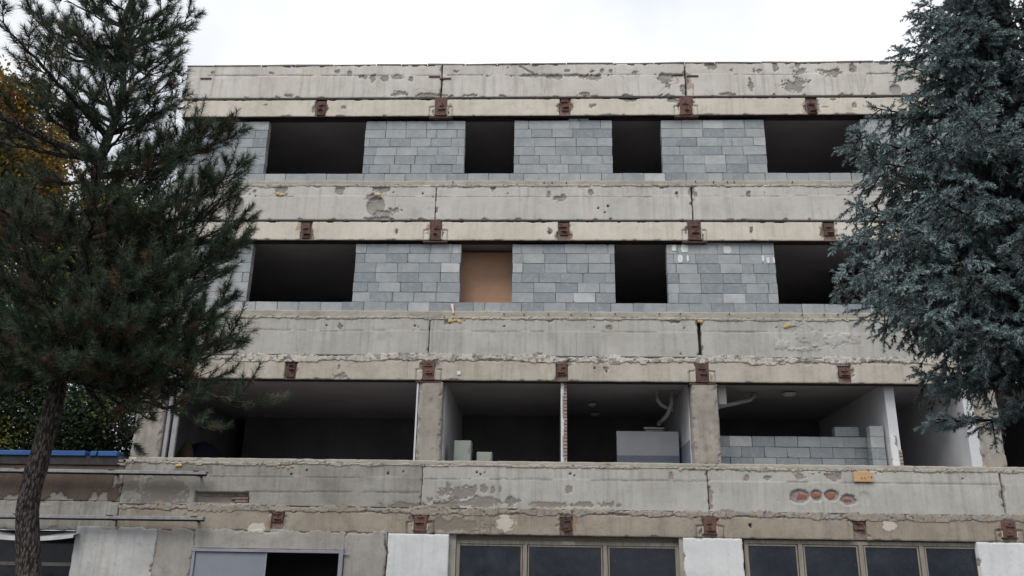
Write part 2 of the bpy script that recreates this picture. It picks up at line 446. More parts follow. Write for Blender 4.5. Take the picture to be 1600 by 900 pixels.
def relief(name, x0, x1, z0, z1, y, thick, mat, parent, seed=0, res=0.0195, rough=0.004, chips=(0.5, 0.5, 0.5, 0.5), chipw=0.05,
           step_z=None, jag=0.008, dmg=True, back=True):
    nx = max(4, int((x1 - x0) / res) + 1); nzv = max(4, int((z1 - z0) / res) + 1)
    xs = np.linspace(x0, x1, nx); zs = np.linspace(z0, z1, nzv)
    X, Z = np.meshgrid(xs, zs)
    A = {k: np.zeros_like(X) for k in ('spall', 'crack', 'red', 'damp', 'pale', 'rust')}
    D = rough * 2.2 * (fbm(X * 1.3, Z * 1.3, seed + 3) - 0.5) + rough * 0.9 * (fbm(X * 9, Z * 9, seed + 5) - 0.5)
    if step_z is not None:
        D += 0.007 * (Z > step_z)
    cn = fbm(X * 5.5 + seed, Z * 5.5, seed + 9, 4)
    for amt, dist in zip(chips, (z1 - Z, Z - z0, X - x0, x1 - X)):
        if amt <= 0: continue
        ew = chipw * np.clip((cn - 0.62 + 0.22 * amt) / 0.16, 0, 1.6)
        mk = sstep(0, 0.018, ew - dist)
        D = np.maximum(D, mk * 0.022 + mk * 0.012 * fbm(X * 22, Z * 22, seed + 31))
        A['spall'] = np.maximum(A['spall'], mk)
        D += 0.006 * np.exp(-dist / 0.012)         # worn arris
    if dmg:
        wn1 = fbm(X * 7, Z * 7, 77, 4) - 0.5
        wn2 = fbm(X * 26, Z * 26, 78, 3) - 0.5
        for d in DMG:
            if d[0] in ('blob', 'bowl'):
                _, cx, cz, rx, rz, dep, kind, rg = d
                if cx + 1.5 * rx < x0 or cx - 1.5 * rx > x1 or cz + 1.5 * rz < z0 or cz - 1.5 * rz > z1: continue
                ax = max(rx, 0.012); az = max(rz, 0.012)
                r = np.hypot((X - cx) / ax, (Z - cz) / az) + rg * (1.9 * wn1 + 1.3 * wn2) + 0.06
                if d[0] == 'bowl':
                    mk = np.clip(1.0 - r ** 2, 0, 1) ** 0.5
                    # a round cut that leans inwards at its upper rim
                    D = D + dep * mk * (0.35 + 0.65 * sstep(-1, 1, (Z - cz) / az))
                    msk = sstep(1.02, 0.94, r)
                else:
                    msk = sstep(1.0, 0.8, r)
                    D = D + dep * msk * (0.75 + 0.5 * fbm(X * 18, Z * 18, 91, 3))
                if kind in A: A[kind] = np.maximum(A[kind], msk)
            elif d[0] == 'rect':
                _, rx0, rx1, rz0, rz1, dep, kind = d
                if rx1 < x0 or rx0 > x1 or rz1 < z0 or rz0 > z1: continue
                e = np.minimum(np.minimum(X - rx0, rx1 - X), np.minimum(Z - rz0, rz1 - Z)) + 0.03 * wn1
                msk = sstep(-0.004, 0.012, e)
                D = D + dep * msk
                A[kind] = np.maximum(A[kind], msk)
            else:
                _, P, w, dep, wob, broken, kind = d
                if P[:, 0].max() < x0 - .1 or P[:, 0].min() > x1 + .1 or P[:, 1].max() < z0 - .1 or P[:, 1].min() > z1 + .1: continue
                XX = X + wob * 2 * wn1 + wob * wn2; ZZ = Z + wob * 2 * wn2 + wob * 1.4 * wn1
                best = np.full_like(X, 9.0)
                for (a, b) in zip(P[:-1], P[1:]):
                    L2 = ((b - a) ** 2).sum() + 1e-9
                    t = np.clip(((XX - a[0]) * (b[0] - a[0]) + (ZZ - a[1]) * (b[1] - a[1])) / L2, 0, 1)
                    best = np.minimum(best, np.hypot(XX - a[0] - t * (b[0] - a[0]), ZZ - a[1] - t * (b[1] - a[1])))
                ww = np.full_like(X, max(w, 0.006))
                if broken > 0:
                    ww = ww * np.clip((fbm(X * 2.3 + 9, Z * 2.3, 55, 3) - broken + 0.12) / 0.16, 0, 1.5)
                msk = np.clip(1.0 - (best - ww) / 0.011, 0, 1) * (ww > 0.002) * (0.38 if w <= 0.0061 else 0.6 if w <= 0.0125 else 1.0) * (0.75 + 0.5 * wn1)
                D = D + dep * msk
                if kind in A: A[kind] = np.maximum(A[kind], msk)
    # uneven outline
    jx = jag * 2 * (fbm(Z * 6, X * 0 + seed, seed + 41, 4) - 0.5); jz = jag * 2 * (fbm(X * 6, Z * 0 + seed, seed + 43, 4) - 0.5)
    PX, PZ = X.copy(), Z.copy()
    PX[:, 0] += jx[:, 0]; PX[:, -1] += jx[:, -1]; PZ[0, :] += jz[0, :]; PZ[-1, :] += jz[-1, :]
    V = np.stack([PX, y + D, PZ], -1).reshape(-1, 3)
    idx = np.arange(nx * nzv).reshape(nzv, nx)
    F = np.stack([idx[:-1, :-1], idx[:-1, 1:], idx[1:, 1:], idx[1:, :-1]], -1).reshape(-1, 4)
    ring = np.concatenate([idx[0, :], idx[1:, -1], idx[-1, -2::-1], idx[-2:0:-1, 0]])
    n0 = len(V); RB = V[ring].copy(); RB[:, 1] = y + thick
    k = len(ring); i = np.arange(k); j = (i + 1) % k
    F2 = np.stack([ring[i], n0 + i, n0 + j, ring[j]], -1)
    V = np.concatenate([V, RB]); F = np.concatenate([F, F2])
    at_ = {kk: np.concatenate([vv.ravel(), vv.ravel()[ring]]) for kk, vv in A.items()}
    me = mesh_np(name, V, F, smooth=False, attrs=at_)
    return link(name, me, mat, parent)

def ragged_strip(x0, x1, z0, z1, parent, seed, name='mortar_strip', mat='ragged', proud=0.022):
    """a torn line of plaster: lumps stand proud of the wall, the rest sinks behind it"""
    res = 0.018
    nx = int((x1 - x0) / res); nzv = max(6, int((z1 - z0) / res))
    X, Z = np.meshgrid(np.linspace(x0, x1, nx), np.linspace(z0, z1, nzv))
    t = (Z - z0) / (z1 - z0)
    edge = 0.5 + 0.5 * (fbm(X * 1.1, X * 0, seed, 3) - 0.5)
    half = 0.16 + 0.62 * np.clip(fbm(X * 2.7, X * 0 + 3, seed + 1, 4) - 0.25, 0, 1)
    env = 1 - np.abs(t - edge + 0.35 * (fbm(X * 13, Z * 13, seed + 6, 3) - 0.5)) / half
    flake = np.floor(5 * fbm(X * 6, Z * 9, seed + 2, 3)) / 5          # broken flakes with sharp rims
    H = np.where(env > 0, 0.004 + proud * (0.25 + 0.9 * flake) + 0.020 * (fbm(X * 24, Z * 30, seed + 3, 3) - 0.5), -0.03)
    lowedge = (env > 0) & (env < 0.16) & (t < edge)
    V = np.stack([X, -H + 0.004, Z], -1).reshape(-1, 3)
    idx = np.arange(nx * nzv).reshape(nzv, nx)
    F = np.stack([idx[:-1, :-1], idx[:-1, 1:], idx[1:, 1:], idx[1:, :-1]], -1).reshape(-1, 4)
    z = np.zeros(nx * nzv)
    sp = (fbm(X * 11, Z * 11, seed + 8, 3) > 0.60).astype(float).ravel()
    cr = (np.abs(fbm(X * 6, Z * 8, seed + 12, 3) - 0.5) < 0.018).astype(float).ravel() * 0.7
    me = mesh_np(name, V, F, attrs={'spall': sp, 'crack': cr, 'red': z, 'damp': z, 'pale': z, 'rust': z})
    return link(name, me, MT[mat], parent)

# damage survey of the front, read off the photograph (positions in photo pixels, turned into metres on the wall)
def rect(px0, py0, px1, py1, depth, kind):
    a = at(px0, py0); b = at(px1, py1)
    DMG.append(('rect', a[0], b[0], b[2], a[2], depth, kind))
# --- parapet
crack([(326, 118), (372, 118), (420, 117.5), (690, 118)], 0.012, 0.02, broken=0.40)
crack([(700, 117), (860, 117), (1070, 116)], 0.012, 0.02, broken=0.44)
crack([(1148, 116), (1252, 116)], 0.012, 0.02, broken=0.3)
crack([(1355, 115), (1480, 114)], 0.014, 0.02, broken=0.3)
for c in ([(415, 103), (415, 117)], [(597, 102), (597, 117)], [(901, 101), (901, 117)], [(962, 101), (962, 115)], [(772, 121), (774, 146)],
          [(855, 121), (852, 138), (851, 147)], [(971, 117), (977, 132), (983, 144)], [(967, 118), (974, 122)], [(1040, 135), (1027, 147)],
          [(645, 142), (658, 138), (672, 143), (680, 149)], [(1354, 117), (1350, 138), (1346, 147)], [(1022, 132), (1018, 142)],
          [(1055, 118), (1062, 128), (1040, 136)], [(1176, 119), (1170, 138)]):
    crack(c, 0.006, 0.012)
crack([(812, 103), (820, 107), (834, 115)], 0.022, 0.02)
for a in ((332, 113, 4, 3), (424, 114, 4, 2), (447, 101, 5, 3), (527, 112, 6, 3), (546, 114, 3, 4), (565, 120, 8, 3.5), (583, 121, 4, 6), (600, 122, 7, 4.5),
          (620, 120, 9, 4), (642, 124, 3, 4), (450, 149, 11, 4), (622, 146, 13, 4.5), (668, 149, 24, 4), (711, 111, 6, 2.5), (793, 106, 2, 4),
          (886, 110, 5, 2.5), (925, 111, 8, 4), (940, 110, 5, 4), (955, 111, 2.5, 3), (992, 113, 6, 3.5), (850, 118, 84, 2.6), (866, 119, 14, 4),
          (922, 119, 14, 5), (1042, 123, 13, 9), (1044, 132, 5, 6), (1048, 116.5, 24, 3), (912, 148, 10, 4), (735, 149, 13, 3),
          (1111, 102, 9, 6), (1212, 105, 4, 7), (1246, 102, 4, 6), (1250, 110, 13, 5), (1143, 110, 3, 3), (1178, 110, 3, 3), (1186, 110, 4, 3),
          (1297, 114, 19, 6), (1242, 134, 21, 11), (1173, 131, 3.5, 9), (1333, 105, 5, 8), (1310, 109, 4, 4), (1332, 110, 4, 4), (1137, 147, 13, 3), (1068, 140, 5, 8)):
    spall(*a, depth=0.024)
bowl(1399, 140, 10, 9, 0.05, 'spall')
for a in ((1083, 140, 2, 13), (1058, 126, 2, 7), (1075, 130, 6, 18)): spall(*a, depth=0, kind='rust')
# --- upper beam
for a in ((415, 163, 5, 1.2), (537, 167, 4, 3), (926, 165, 8, 4.5), (1335, 164, 4, 4), (1303, 154, 6, 1.5), (1290, 166, 7, 1), (985, 155, 10, 3), (1052, 156, 8, 3)): spall(*a, depth=0.02)
# --- second parapet
for c in ([(395, 306), (458, 307)], [(598, 306), (648, 307)], [(660, 307), (900, 307)], [(900, 307), (1018, 307)], [(1092, 306), (1215, 306)], [(1215, 306), (1262, 305.5)], [(1308, 305), (1480, 304)]):
    crack(c, 0.009, 0.014, broken=0.38)
for c in ([(618, 307), (616, 330)], [(827, 291), (826, 306)], [(973, 293), (974, 306)], [(1278, 295), (1278, 306)], [(1380, 293), (1380, 304)], [(500, 292), (499, 307)]):
    crack(c, 0.005, 0.01)
for a in ((372, 298, 22, 8), (398, 300, 5, 4), (440, 296, 11, 11), (530, 297, 10, 8), (596, 295, 13, 10), (579, 309, 12, 5), (602, 333, 20, 9), (592, 342, 30, 3.5), (875, 311, 11, 7),
          (857, 303, 4, 5), (923, 301, 5, 6), (770, 294, 3, 4), (727, 291, 10, 3), (1032, 291, 10, 3), (1087, 303, 6, 4), (1170, 303, 3, 5)):
    spall(*a, depth=0.028)
for a in ((660, 302), (645, 291), (793, 302), (1195, 301), (1326, 299), (1332, 301), (615, 300), (390, 303), (399, 306), (935, 325), (945, 332), (950, 322)): hole(*a)
hole(1058, 301, 2.6, 0.03, True)
bowl(368, 321, 14, 15, 0.10, 'spall')  # grey spall tone in this bowl and the next also paints in shading
bowl(587, 322, 16, 17, 0.09, 'spall')
# --- second beam
for a in ((619, 360, 3, 5), (859, 360, 3.5, 6), (1175, 359, 3.5, 6)): spall(*a, depth=0.03, kind='spall')
for a in ((619, 361), (859, 362), (1175, 360)): hole(*a, 1.5)
# --- third parapet
for c in ([(372, 514), (478, 516)], [(500, 517), (600, 516)], [(640, 516), (668, 516)], [(674, 516), (770, 518), (850, 518)], [(940, 518), (1026, 519)], [(1100, 518), (1200, 518)]):
    crack(c, 0.010, 0.014, broken=0.36)
for c in ([(463, 518), (463, 550)], [(763, 520), (763, 553)], [(822, 500), (822, 517)], [(966, 500), (967, 517)], [(900, 520), (901, 552)], [(450, 498), (449, 515)],
          [(1210, 541), (1232, 546), (1262, 549), (1284, 540), (1312, 535), (1346, 537)], [(1236, 520), (1250, 508), (1262, 504)], [(1290, 526), (1310, 521), (1330, 530), (1345, 536)],
          [(1323, 539), (1344, 537)], [(1255, 508), (1258, 540), (1242, 541)], [(1218, 499), (1226, 507), (1222, 512)]):
    crack(c, 0.006, 0.012)
for a in ((371, 508), (510, 508), (648, 509), (653, 510), (788, 510), (928, 511), (1069, 512), (1360, 511), (1366, 511), (1213, 511)): hole(*a)
for a in ((532, 511, 3.5, 6), (699, 503, 5, 4), (952, 512, 5, 5), (1054, 502, 9, 4), (858, 500, 6, 3), (842, 553, 8, 2), (1063, 553, 5, 4)): spall(*a, depth=0.025)
for a in ((1228, 538, 16, 9), (1262, 522, 20, 20), (1310, 530, 26, 9), (1250, 545, 22, 5), (1240, 505, 9, 6)): spall(*a, depth=-0.016, kind='none', rough=1.0)
# --- third beam
for a in ((528, 589, 20, 6), (947, 575, 5, 3.5), (529, 573, 2.5, 4)): spall(*a, depth=0.022)
for a in ((929, 575), (944, 574), (948, 580)): hole(*a, 1.5)
for c in ([(637, 562), (637, 590)], [(381, 565), (382, 588)]): crack(c, 0.006, 0.01)
# --- lowest parapet
for c in ([(330, 744), (570, 746)], [(385, 768), (655, 769)], [(664, 748), (735, 748)], [(765, 748), (862, 749)], [(892, 750), (1000, 750.5)], [(1000, 750.5), (1106, 752)], [(1230, 753), (1262, 753)], [(1310, 754), (1560, 757)]):
    crack(c, 0.010, 0.014, broken=0.34)
for c in ([(530, 746), (529, 768)], [(369, 726), (369, 744)], [(844, 764), (847, 785)], [(867, 731), (867, 748)], [(1000, 733), (1000, 746)], [(1464, 742), (1465, 756)], [(523, 730), (521, 746)], [(948, 752), (948, 785)]):
    crack(c, 0.006, 0.012)
for a in ((736, 786, 78, 9), (722, 773, 18, 14), (690, 771, 8, 9), (700, 765, 4, 11), (741, 764, 6, 6), (756, 763, 6, 6), (771, 765, 5, 7), (781, 766, 3, 7), (800, 784, 16, 8), (855, 789, 34, 5),
          (908, 788, 20, 5), (949, 789, 18, 5), (887, 764, 8, 7), (640, 790, 40, 6), (700, 820, 60, 12), (690, 792, 28, 10)):
    spall(*a, depth=0.012, kind='damp', rough=0.8)
for a in ((250, 770, 50, 30), (200, 745, 30, 30), (300, 735, 40, 10)): spall(*a, depth=0.006, kind='damp', rough=1.0)
for a in ((1250, 776, 18, 13), (1276, 774, 10, 11), (1300, 774, 13, 10), (1326, 781, 15, 11)):
    spall(*a, depth=0.045, kind='spall', rough=0.16)
bowl(1351, 779, 10, 12, 0.025, 'none')
for a in ((1251, 775, 9, 6.5), (1275, 774, 8, 5), (1300, 774, 8, 5), (1324, 781, 10, 4)): spall(*a, depth=-0.02, kind='red', rough=0.5)
for a in ((455, 741), (479, 735), (606, 740), (630, 737), (745, 738), (750, 741), (757, 738), (891, 740), (898, 743), (1505, 748)): hole(*a, 2.0)
for a in ((1049, 744, 3, 6), (1168, 747, 5, 7), (1200, 746, 7, 4), (1300, 745, 14, 9), (1250, 745, 11, 6), (1110, 778, 5, 16), (1108, 764, 4, 8)): spall(*a, depth=0.018, kind='spall')
rect(305, 768, 387, 790, 0.11, 'damp')  # brown tone here only darkens the shallow hole, as painted shade
crack([(1562, 737), (1566, 760), (1571, 800)], 0.012, 0.03)
crack([(601, 836), (602, 850), (606, 862), (603, 880), (600, 905)], 0.014, 0.03)
# --- beam over the ground floor
for a in ((400, 825, 14, 9), (790, 818, 14, 14), (1390, 822, 14, 10)): spall(*a, depth=-0.006, kind='pale', rough=0.5)
for a in ((1172, 820), (1173, 822)): hole(*a, 2.2)

# ------------------------------------------------------------------ the building
B = empty('concrete_building', (0, 0, 0))
tag(B, 'four-storey stripped concrete building with grey block infill and rusty brackets', 'building')
XL, XR = -9.42, 11.6
JOINTS = [XL, -3.0, 2.98, 8.97, XR]
ROWS = dict(A=dict(sp=(12.855, 13.775), bm=(12.35, 12.812)), B=dict(sp=(9.592, 10.478), bm=(9.095, 9.56)),
            C=dict(sp=(6.345, 7.215), bm=(5.79, 6.235)), D=dict(sp=(3.07, 3.96), bm=(2.55, 2.975)))
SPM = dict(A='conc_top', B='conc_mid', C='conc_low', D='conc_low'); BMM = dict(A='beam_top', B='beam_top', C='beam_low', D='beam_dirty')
STEP = dict(A=13.466, B=10.215, C=6.905, D=3.69)
GAP = dict(A=(.018, .018, .02), B=(.012, .018, .012), C=(.012, .04, .015), D=(.006, .012, .014))
# bracket centres (index 0 is the left mid-bay one; odd ones sit on columns)
BR = dict(A=[(501, 167), (689, 166), (883, 166), (1072, 164.5), (1269, 164)], B=[(478, 360), (680.5, 360), (881, 360.5), (1085, 361), (1296, 360)],
          C=[(454, 575.5), (670, 574.5), (878, 578), (1097, 579), (1320, 581)], D=[(433, 813), (657, 810), (885, 818), (1109, 818), (1344, 826), (1576, 822)])
seed = 1
for r in 'ABCD':
    z0, z1 = ROWS[r]['sp']
    for k in range(4):
        gl = GAP[r][k - 1] if k else 0.0
        gr = GAP[r][k] if k < 3 else 0.0
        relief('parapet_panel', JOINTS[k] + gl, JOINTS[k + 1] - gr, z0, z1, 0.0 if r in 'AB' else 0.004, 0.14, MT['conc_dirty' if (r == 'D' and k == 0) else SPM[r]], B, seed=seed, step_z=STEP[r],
               chips=(0.4, 0.15, 0.35, 0.35) if r in 'AB' else (0.3, 0.0, 0.3, 0.3)); seed += 7
    z0, z1 = ROWS[r]['bm']
    cent = [(fx(*p), fz(*p)) for p in BR[r]]
    xs = [-9.05] + [c[0] for c in cent]
    if len(xs) < 7: xs.append(8.97)
    xs.append(11.0)
    # angled open joints round the column heads
    for k in (1, 3) if r != 'D' else (1, 3, 5):
        if k >= len(cent): continue
        cx, zc = cent[k][0], z0
        for s in (-1, 1):
            a = (cx + s * 0.155, z1); b = (cx + s * 0.155, z0 + (z1 - z0) * 0.56); c = (cx + s * 0.275, z0 + (z1 - z0) * 0.53); d = (cx + s * 0.275, z0)
            DMG.append(('line', np.array([b, c, d]), 0.010, 0.06, 0.006, 0.0, 'crack'))
    for (cx, cz) in cent:
        for s_ in (-1, 1):
            if random.random() < 0.7: DMG.append(('blob', cx + s_ * random.uniform(0.13, 0.18), cz + random.uniform(-.12, .1), random.uniform(.03, .09), random.uniform(.06, .2), 0.0, 'rust', 1.1))
            if random.random() < 0.5:
                xx_ = cx + s_ * random.uniform(0.14, 0.17)
                DMG.append(('line', np.array([(xx_, cz + 0.05), (xx_ + random.uniform(-.01, .01), z0)]), 0.012, 0.0, 0.01, 0.0, 'rust'))
            if random.random() < 0.6: DMG.append(('blob', cx + s_ * 0.15, cz + random.uniform(-.2, .2), .06, .1, 0.03, 'spall', 1.0))
    yb = 0.022 if r in 'AB' else 0.006
    for k in range(len(xs) - 1):
        a = xs[k] + (0.135 if k else -0.35); b = xs[k + 1] - 0.135
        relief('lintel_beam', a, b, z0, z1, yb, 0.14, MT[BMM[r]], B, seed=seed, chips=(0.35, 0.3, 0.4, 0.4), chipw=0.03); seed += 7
    relief('lintel_beam', xs[-1] + 0.135, XR, z0, z1, yb, 0.14, MT[BMM[r]], B, seed=seed); seed += 7
    # brackets
    for k, (cx, cz) in enumerate(cent):
        on_col = k % 2 == 1
        rb = random.Random(k * 13 + ord(r))
        w = rb.uniform(0.125, 0.150) if on_col else rb.uniform(0.088, 0.118)
        sk = rb.uniform(-0.012, 0.012)
        mt = MT[('rust', 'rust_dark', 'rust_red')[rb.randrange(3)]]
        MB().box(cx - 0.132, cx + 0.132, 0.07, 0.16, z0 + 0.01, z1 - 0.004).build('bracket_pocket', MT['rust_pale'], B)
        zb = z0 + (0.0 if on_col else rb.choice((0.02, 0.05, 0.13)))
        zt = z1 + (0.02 if on_col else -rb.choice((0.01, 0.03, 0.13)))
        if r == 'D': zb += rb.uniform(0.0, 0.09); zt -= rb.uniform(0.0, 0.06)
        b_ = MB().box(cx - w, cx + w, 0.0 if on_col else 0.03, 0.085, zb, zt)
        b_.v = [(a + (sk if c > zb else -sk) + rb.uniform(-.008, .008), b + rb.uniform(-.008, .008), c + rb.uniform(-.014, .014)) for a, b, c in b_.v]
        pl = b_.build('bracket', mt, B, bevel=0.008)
        zm = (zb + zt) / 2 + rb.uniform(-0.03, 0.03)
        yf = -0.03 if on_col else -0.005
        for q, off in enumerate((rb.uniform(0.03, 0.09), rb.uniform(-0.10, -0.03))):
            tx = cx + rb.uniform(-0.03, 0.03); tw = rb.uniform(0.045, 0.09); tl_ = rb.uniform(-.008, .008)
            r2 = MB().box(tx - tw, tx + tw, yf - (0.018 if q else 0.0), 0.045, zm + off - 0.013, zm + off + 0.013)
            r2.v = [(a, b, c + (tl_ if a > tx else -tl_)) for a, b, c in r2.v]
            r2.build('welded_rib', mt, pl, bevel=0.004)
            if rb.random() < 0.6:
                MB().tube([(tx + rb.uniform(-.04, .04), yf - 0.012, zm + off + 0.05), (tx + rb.uniform(-.04, .04), 0.05, zm + off + 0.05)], 0.014, 6).build('bolt', mt, pl)
        if on_col:
            for s_ in (-1, 1):       # broken concrete cheeks beside the shoe
                MB().box(cx + s_ * (w + 0.012) - 0.010, cx + s_ * (w + 0.012) + 0.010, -0.008, 0.09, zb + 0.02, z0 + (z1 - z0) * rb.uniform(0.45, 0.6)).build('concrete_cheek', MT['ragged'], B, bevel=0.006)
        if on_col and r in 'ABC':
            MB().box(cx - 0.285, cx + 0.285, 0.02, 0.3, z0 - 0.052, z0 - 0.018).build('bearing_plate', MT['rust'], B, bevel=0.006)
    # dark strips added as shade under the beam and in the gap above
    if r != 'D':
        MB().box(XL + 0.02, XR - 0.02, 0.032, 0.166, z0 - 0.010, z0 - 0.001).build('soffit_angle', MT['tar_rust'], B)
    if r in 'AB':
        MB().box(XL + 0.02, XR - 0.02, 0.012, 0.162, z1 + 0.004, ROWS[r]['sp'][0] - 0.004).build('felt_packing', MT['core'], B)
    # dark core seen through joints and gaps
    MB().box(XL + 0.02, XR - 0.02, 0.165, 0.34, z0 + 0.012, ROWS[r]['sp'][1] - 0.02).build('edge_core', MT['core'], B)

# short rusty ties over the parapet joints
for px, py in ((679, 120), (696, 123), (1058, 117.5), (1082, 119), (322, 123)):
    x, z = fx(px, py), fz(px, py)
    MB().box(x - 0.14, x + 0.14, -0.022, 0.03, z - 0.022, z + 0.022).build('steel_tie', MT['rust'], B, bevel=0.005)

# coping slabs along the roof edge
x = XL - 0.03
while x < XR:
    w = random.uniform(0.62, 1.25)
    zz = 13.777 + random.uniform(0, 0.012); hh = random.uniform(0.018, 0.032); tl = random.uniform(-0.004, 0.004)
    b_ = MB().box(x + 0.005, min(x + w, XR) - 0.005, -0.012 + random.uniform(-0.008, 0.008), 0.42, zz, zz + hh)
    b_.v = [(a + random.uniform(-.006, .006), b + random.uniform(-.008, .008), c + tl * (1 if a > x + w / 2 else -1) + random.uniform(-.004, .004)) for a, b, c in b_.v]
    b_.build('coping_slab', MT['conc_top'], B, bevel=0.008)
    x += w

# torn plaster lines and mortar beds
ragged_strip(XL, XR, 6.18, 6.40, B, 301, proud=0.015)
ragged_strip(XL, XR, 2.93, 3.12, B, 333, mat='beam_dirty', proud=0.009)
for z0, z1, s in ((10.472, 10.622, 401), (7.208, 7.388, 421)):
    relief('mortar_bed', XL + 0.05, XR, z0, z1, 0.055, 0.3, MT['mortar'], B, seed=s, rough=0.022, chips=(0, 0, 0, 0), jag=0.012, dmg=False)
relief('sill_strip', XL + 0.05, XR, 3.955, 4.055, 0.012, 0.42, MT['mortar'], B, seed=431, rough=0.008, chips=(0.2, 0.2, 0, 0), jag=0.006, dmg=False)
# the ragged lap of mortar over the panel heads
for r, zt in (('B', 10.478), ('C', 7.215), ('D', 3.96)):
    s = ragged_strip(XL, XR, zt - 0.06, zt + 0.045, B, 500 + ord(r), mat='mortar', proud=0.004)

# floors, roof, back and end walls of the shell
for z0, z1 in ((2.62, 3.3), (5.86, 6.5), (9.14, 9.8), (12.40, 13.0)):
    MB().box(XL + 0.03, XR - 0.03, 0.345, 7.2, z0, z1).build('floor_slab', MT['ceiling'], B)
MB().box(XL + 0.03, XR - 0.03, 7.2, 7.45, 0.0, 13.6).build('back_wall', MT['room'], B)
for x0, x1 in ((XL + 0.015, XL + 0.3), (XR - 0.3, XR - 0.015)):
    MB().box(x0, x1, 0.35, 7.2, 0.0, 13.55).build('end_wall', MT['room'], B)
MB().box(XL + 0.3, XR - 0.3, 0.36, 7.2, 13.3, 13.42).build('roof_deck', MT['tar'], B)
# rooms of the two upper storeys
for zf, zc in ((6.5, 9.14), (9.8, 12.40)):
    for xx in (-3.0, 3.0, 9.0):
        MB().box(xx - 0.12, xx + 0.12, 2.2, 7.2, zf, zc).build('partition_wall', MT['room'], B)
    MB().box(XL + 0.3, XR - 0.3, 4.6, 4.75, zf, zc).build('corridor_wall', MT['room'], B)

# ------------------------------------------------------------------ block infill, laid block by block
YB = 0.13                 # outer face of the blocks
BW, BH = 0.5, None
def block_meshes(course):
    out_ = []
    for k in range(7):
        rr = random.Random(50 + k)
        bm = bmesh.new(); bmesh.ops.create_cube(bm, size=1.0)
        for v in bm.verts:
            v.co.x *= 0.492; v.co.y *= 0.2; v.co.z *= course - 0.007
            v.co.x += rr.uniform(-.0025, .0025); v.co.z += rr.uniform(-.002, .002); v.co.y += rr.uniform(-.003, .003)
        if k >= 4:                # a knocked corner
            c = max(bm.verts, key=lambda v: v.co.x * (1 if k % 2 else -1) + v.co.z * (1 if k < 6 else -1) - v.co.y)
            bmesh.ops.bevel(bm, geom=[c], offset=0.03 + 0.008 * (k - 4), segments=1, affect='VERTICES')
        bmesh.ops.bevel(bm, geom=list(bm.edges), offset=0.0045, segments=1, affect='EDGES')
        me = bpy.data.meshes.new('block'); bm.to_mesh(me); bm.free()
        me.materials.append(MT['block']); out_.append(me)
    return out_
C_H = 0.2365
BLK = block_meshes(C_H)
HID = {'v': [], 'f': []}
n_blocks = 0
n_want = [0]
def lay(parent, x0, x1, z0, courses, start, seed, y=YB, vis=(-99, 99)):
    global n_blocks
    rr = random.Random(seed)
    hidden = MB()
    for c in range(courses):
        zc = z0 + (c + 0.5) * C_H
        x = x0
        first = [0.5, 0.25, 0.42, 0.16, 0.5, 0.3, 0.22][(c + start) % 7] if (c % 2 == 0) else [0.25, 0.5, 0.2, 0.34, 0.26, 0.5, 0.12][(c + start) % 7]
        w = first
        while x < x1 - 0.04:
            if x1 - (x + w) < 0.09: w = x1 - x
            w = min(w, x1 - x)
            xc = x + w / 2
            if vis[0] < xc < vis[1]: n_want[0] += 1
            if vis[0] < xc < vis[1] and n_blocks < 300:
                o = bpy.data.objects.new('block', rr.choice(BLK[:4]) if rr.random() < 0.8 else rr.choice(BLK[4:]))
                o.parent = parent
                o.location = (xc + rr.gauss(0, 0.003), y + 0.1 + max(-0.006, min(0.004, rr.gauss(0, 0.003))), zc + rr.gauss(0, 0.002))
                o.scale = ((w - 0.004 - abs(rr.gauss(0, 0.002)) - (0.022 if rr.random() < 0.07 else 0)) / 0.496, 1, 1 - abs(rr.gauss(0, 0.006)))
                o.rotation_euler = (rr.gauss(0, 0.006), rr.gauss(0, 0.0035), rr.gauss(0, 0.004))
                COL.objects.link(o); n_blocks += 1
            else:
                hidden.box(x + 0.004, x + w - 0.004, y + rr.uniform(-.004, .004), y + 0.2, zc - C_H / 2 + 0.004, zc + C_H / 2 - 0.004)
            x += w
            w = BW if rr.random() < 0.9 else rr.choice((0.25, 0.34, 0.4))
    if hidden.v:
        tag(hidden.build('distant_blocks', MT['block'], parent), kind='stuff')

def infill(x0, x1, z0, courses, start, seed, vis=(-8.55, 7.6)):
    w = MB().box(x0 + 0.012, x1 - 0.012, YB + 0.013, YB + 0.19, z0 - 0.01, z0 + courses * C_H - 0.012).build('infill_wall', MT['joint'], B)
    lay(w, x0, x1, z0, courses, start, seed, vis=vis)
    return w

Z4, Z3 = 10.618, 7.384
top = [(XL + 0.08, fx(416, 230, YB)), (fx(569, 230, YB), fx(726, 230, YB)), (fx(803, 230, YB), fx(957, 230, YB)), (fx(1034, 230, YB), fx(1197, 230, YB)), (fx(1349, 230, YB), XR - 0.02)]
mid = [(XL + 0.08, fx(390, 430, YB)), (fx(553, 430, YB), fx(719, 430, YB)), (fx(800, 430, YB), fx(961, 430, YB)), (fx(1043, 430, YB), fx(1213, 430, YB)), (fx(1375, 430, YB), XR - 0.02)]
piers = []
order = [1, 2, 3, 0, 4]
VT, VM = (-8.2, 7.0), (-7.7, 6.75)
pm = [infill(mid[k][0], mid[k][1], Z3 + C_H, 6, k * 2, 160 + k, VM) for k in order]
infill(XL + 0.08, XR - 0.02, Z3, 1, 5, 191, VM)
pt = [infill(top[k][0], top[k][1], Z4 + C_H, 6, k * 2 + 1, 60 + k, VT) for k in order]
infill(XL + 0.08, XR - 0.02, Z4, 1, 3, 91, VT)
piers = pt + pm
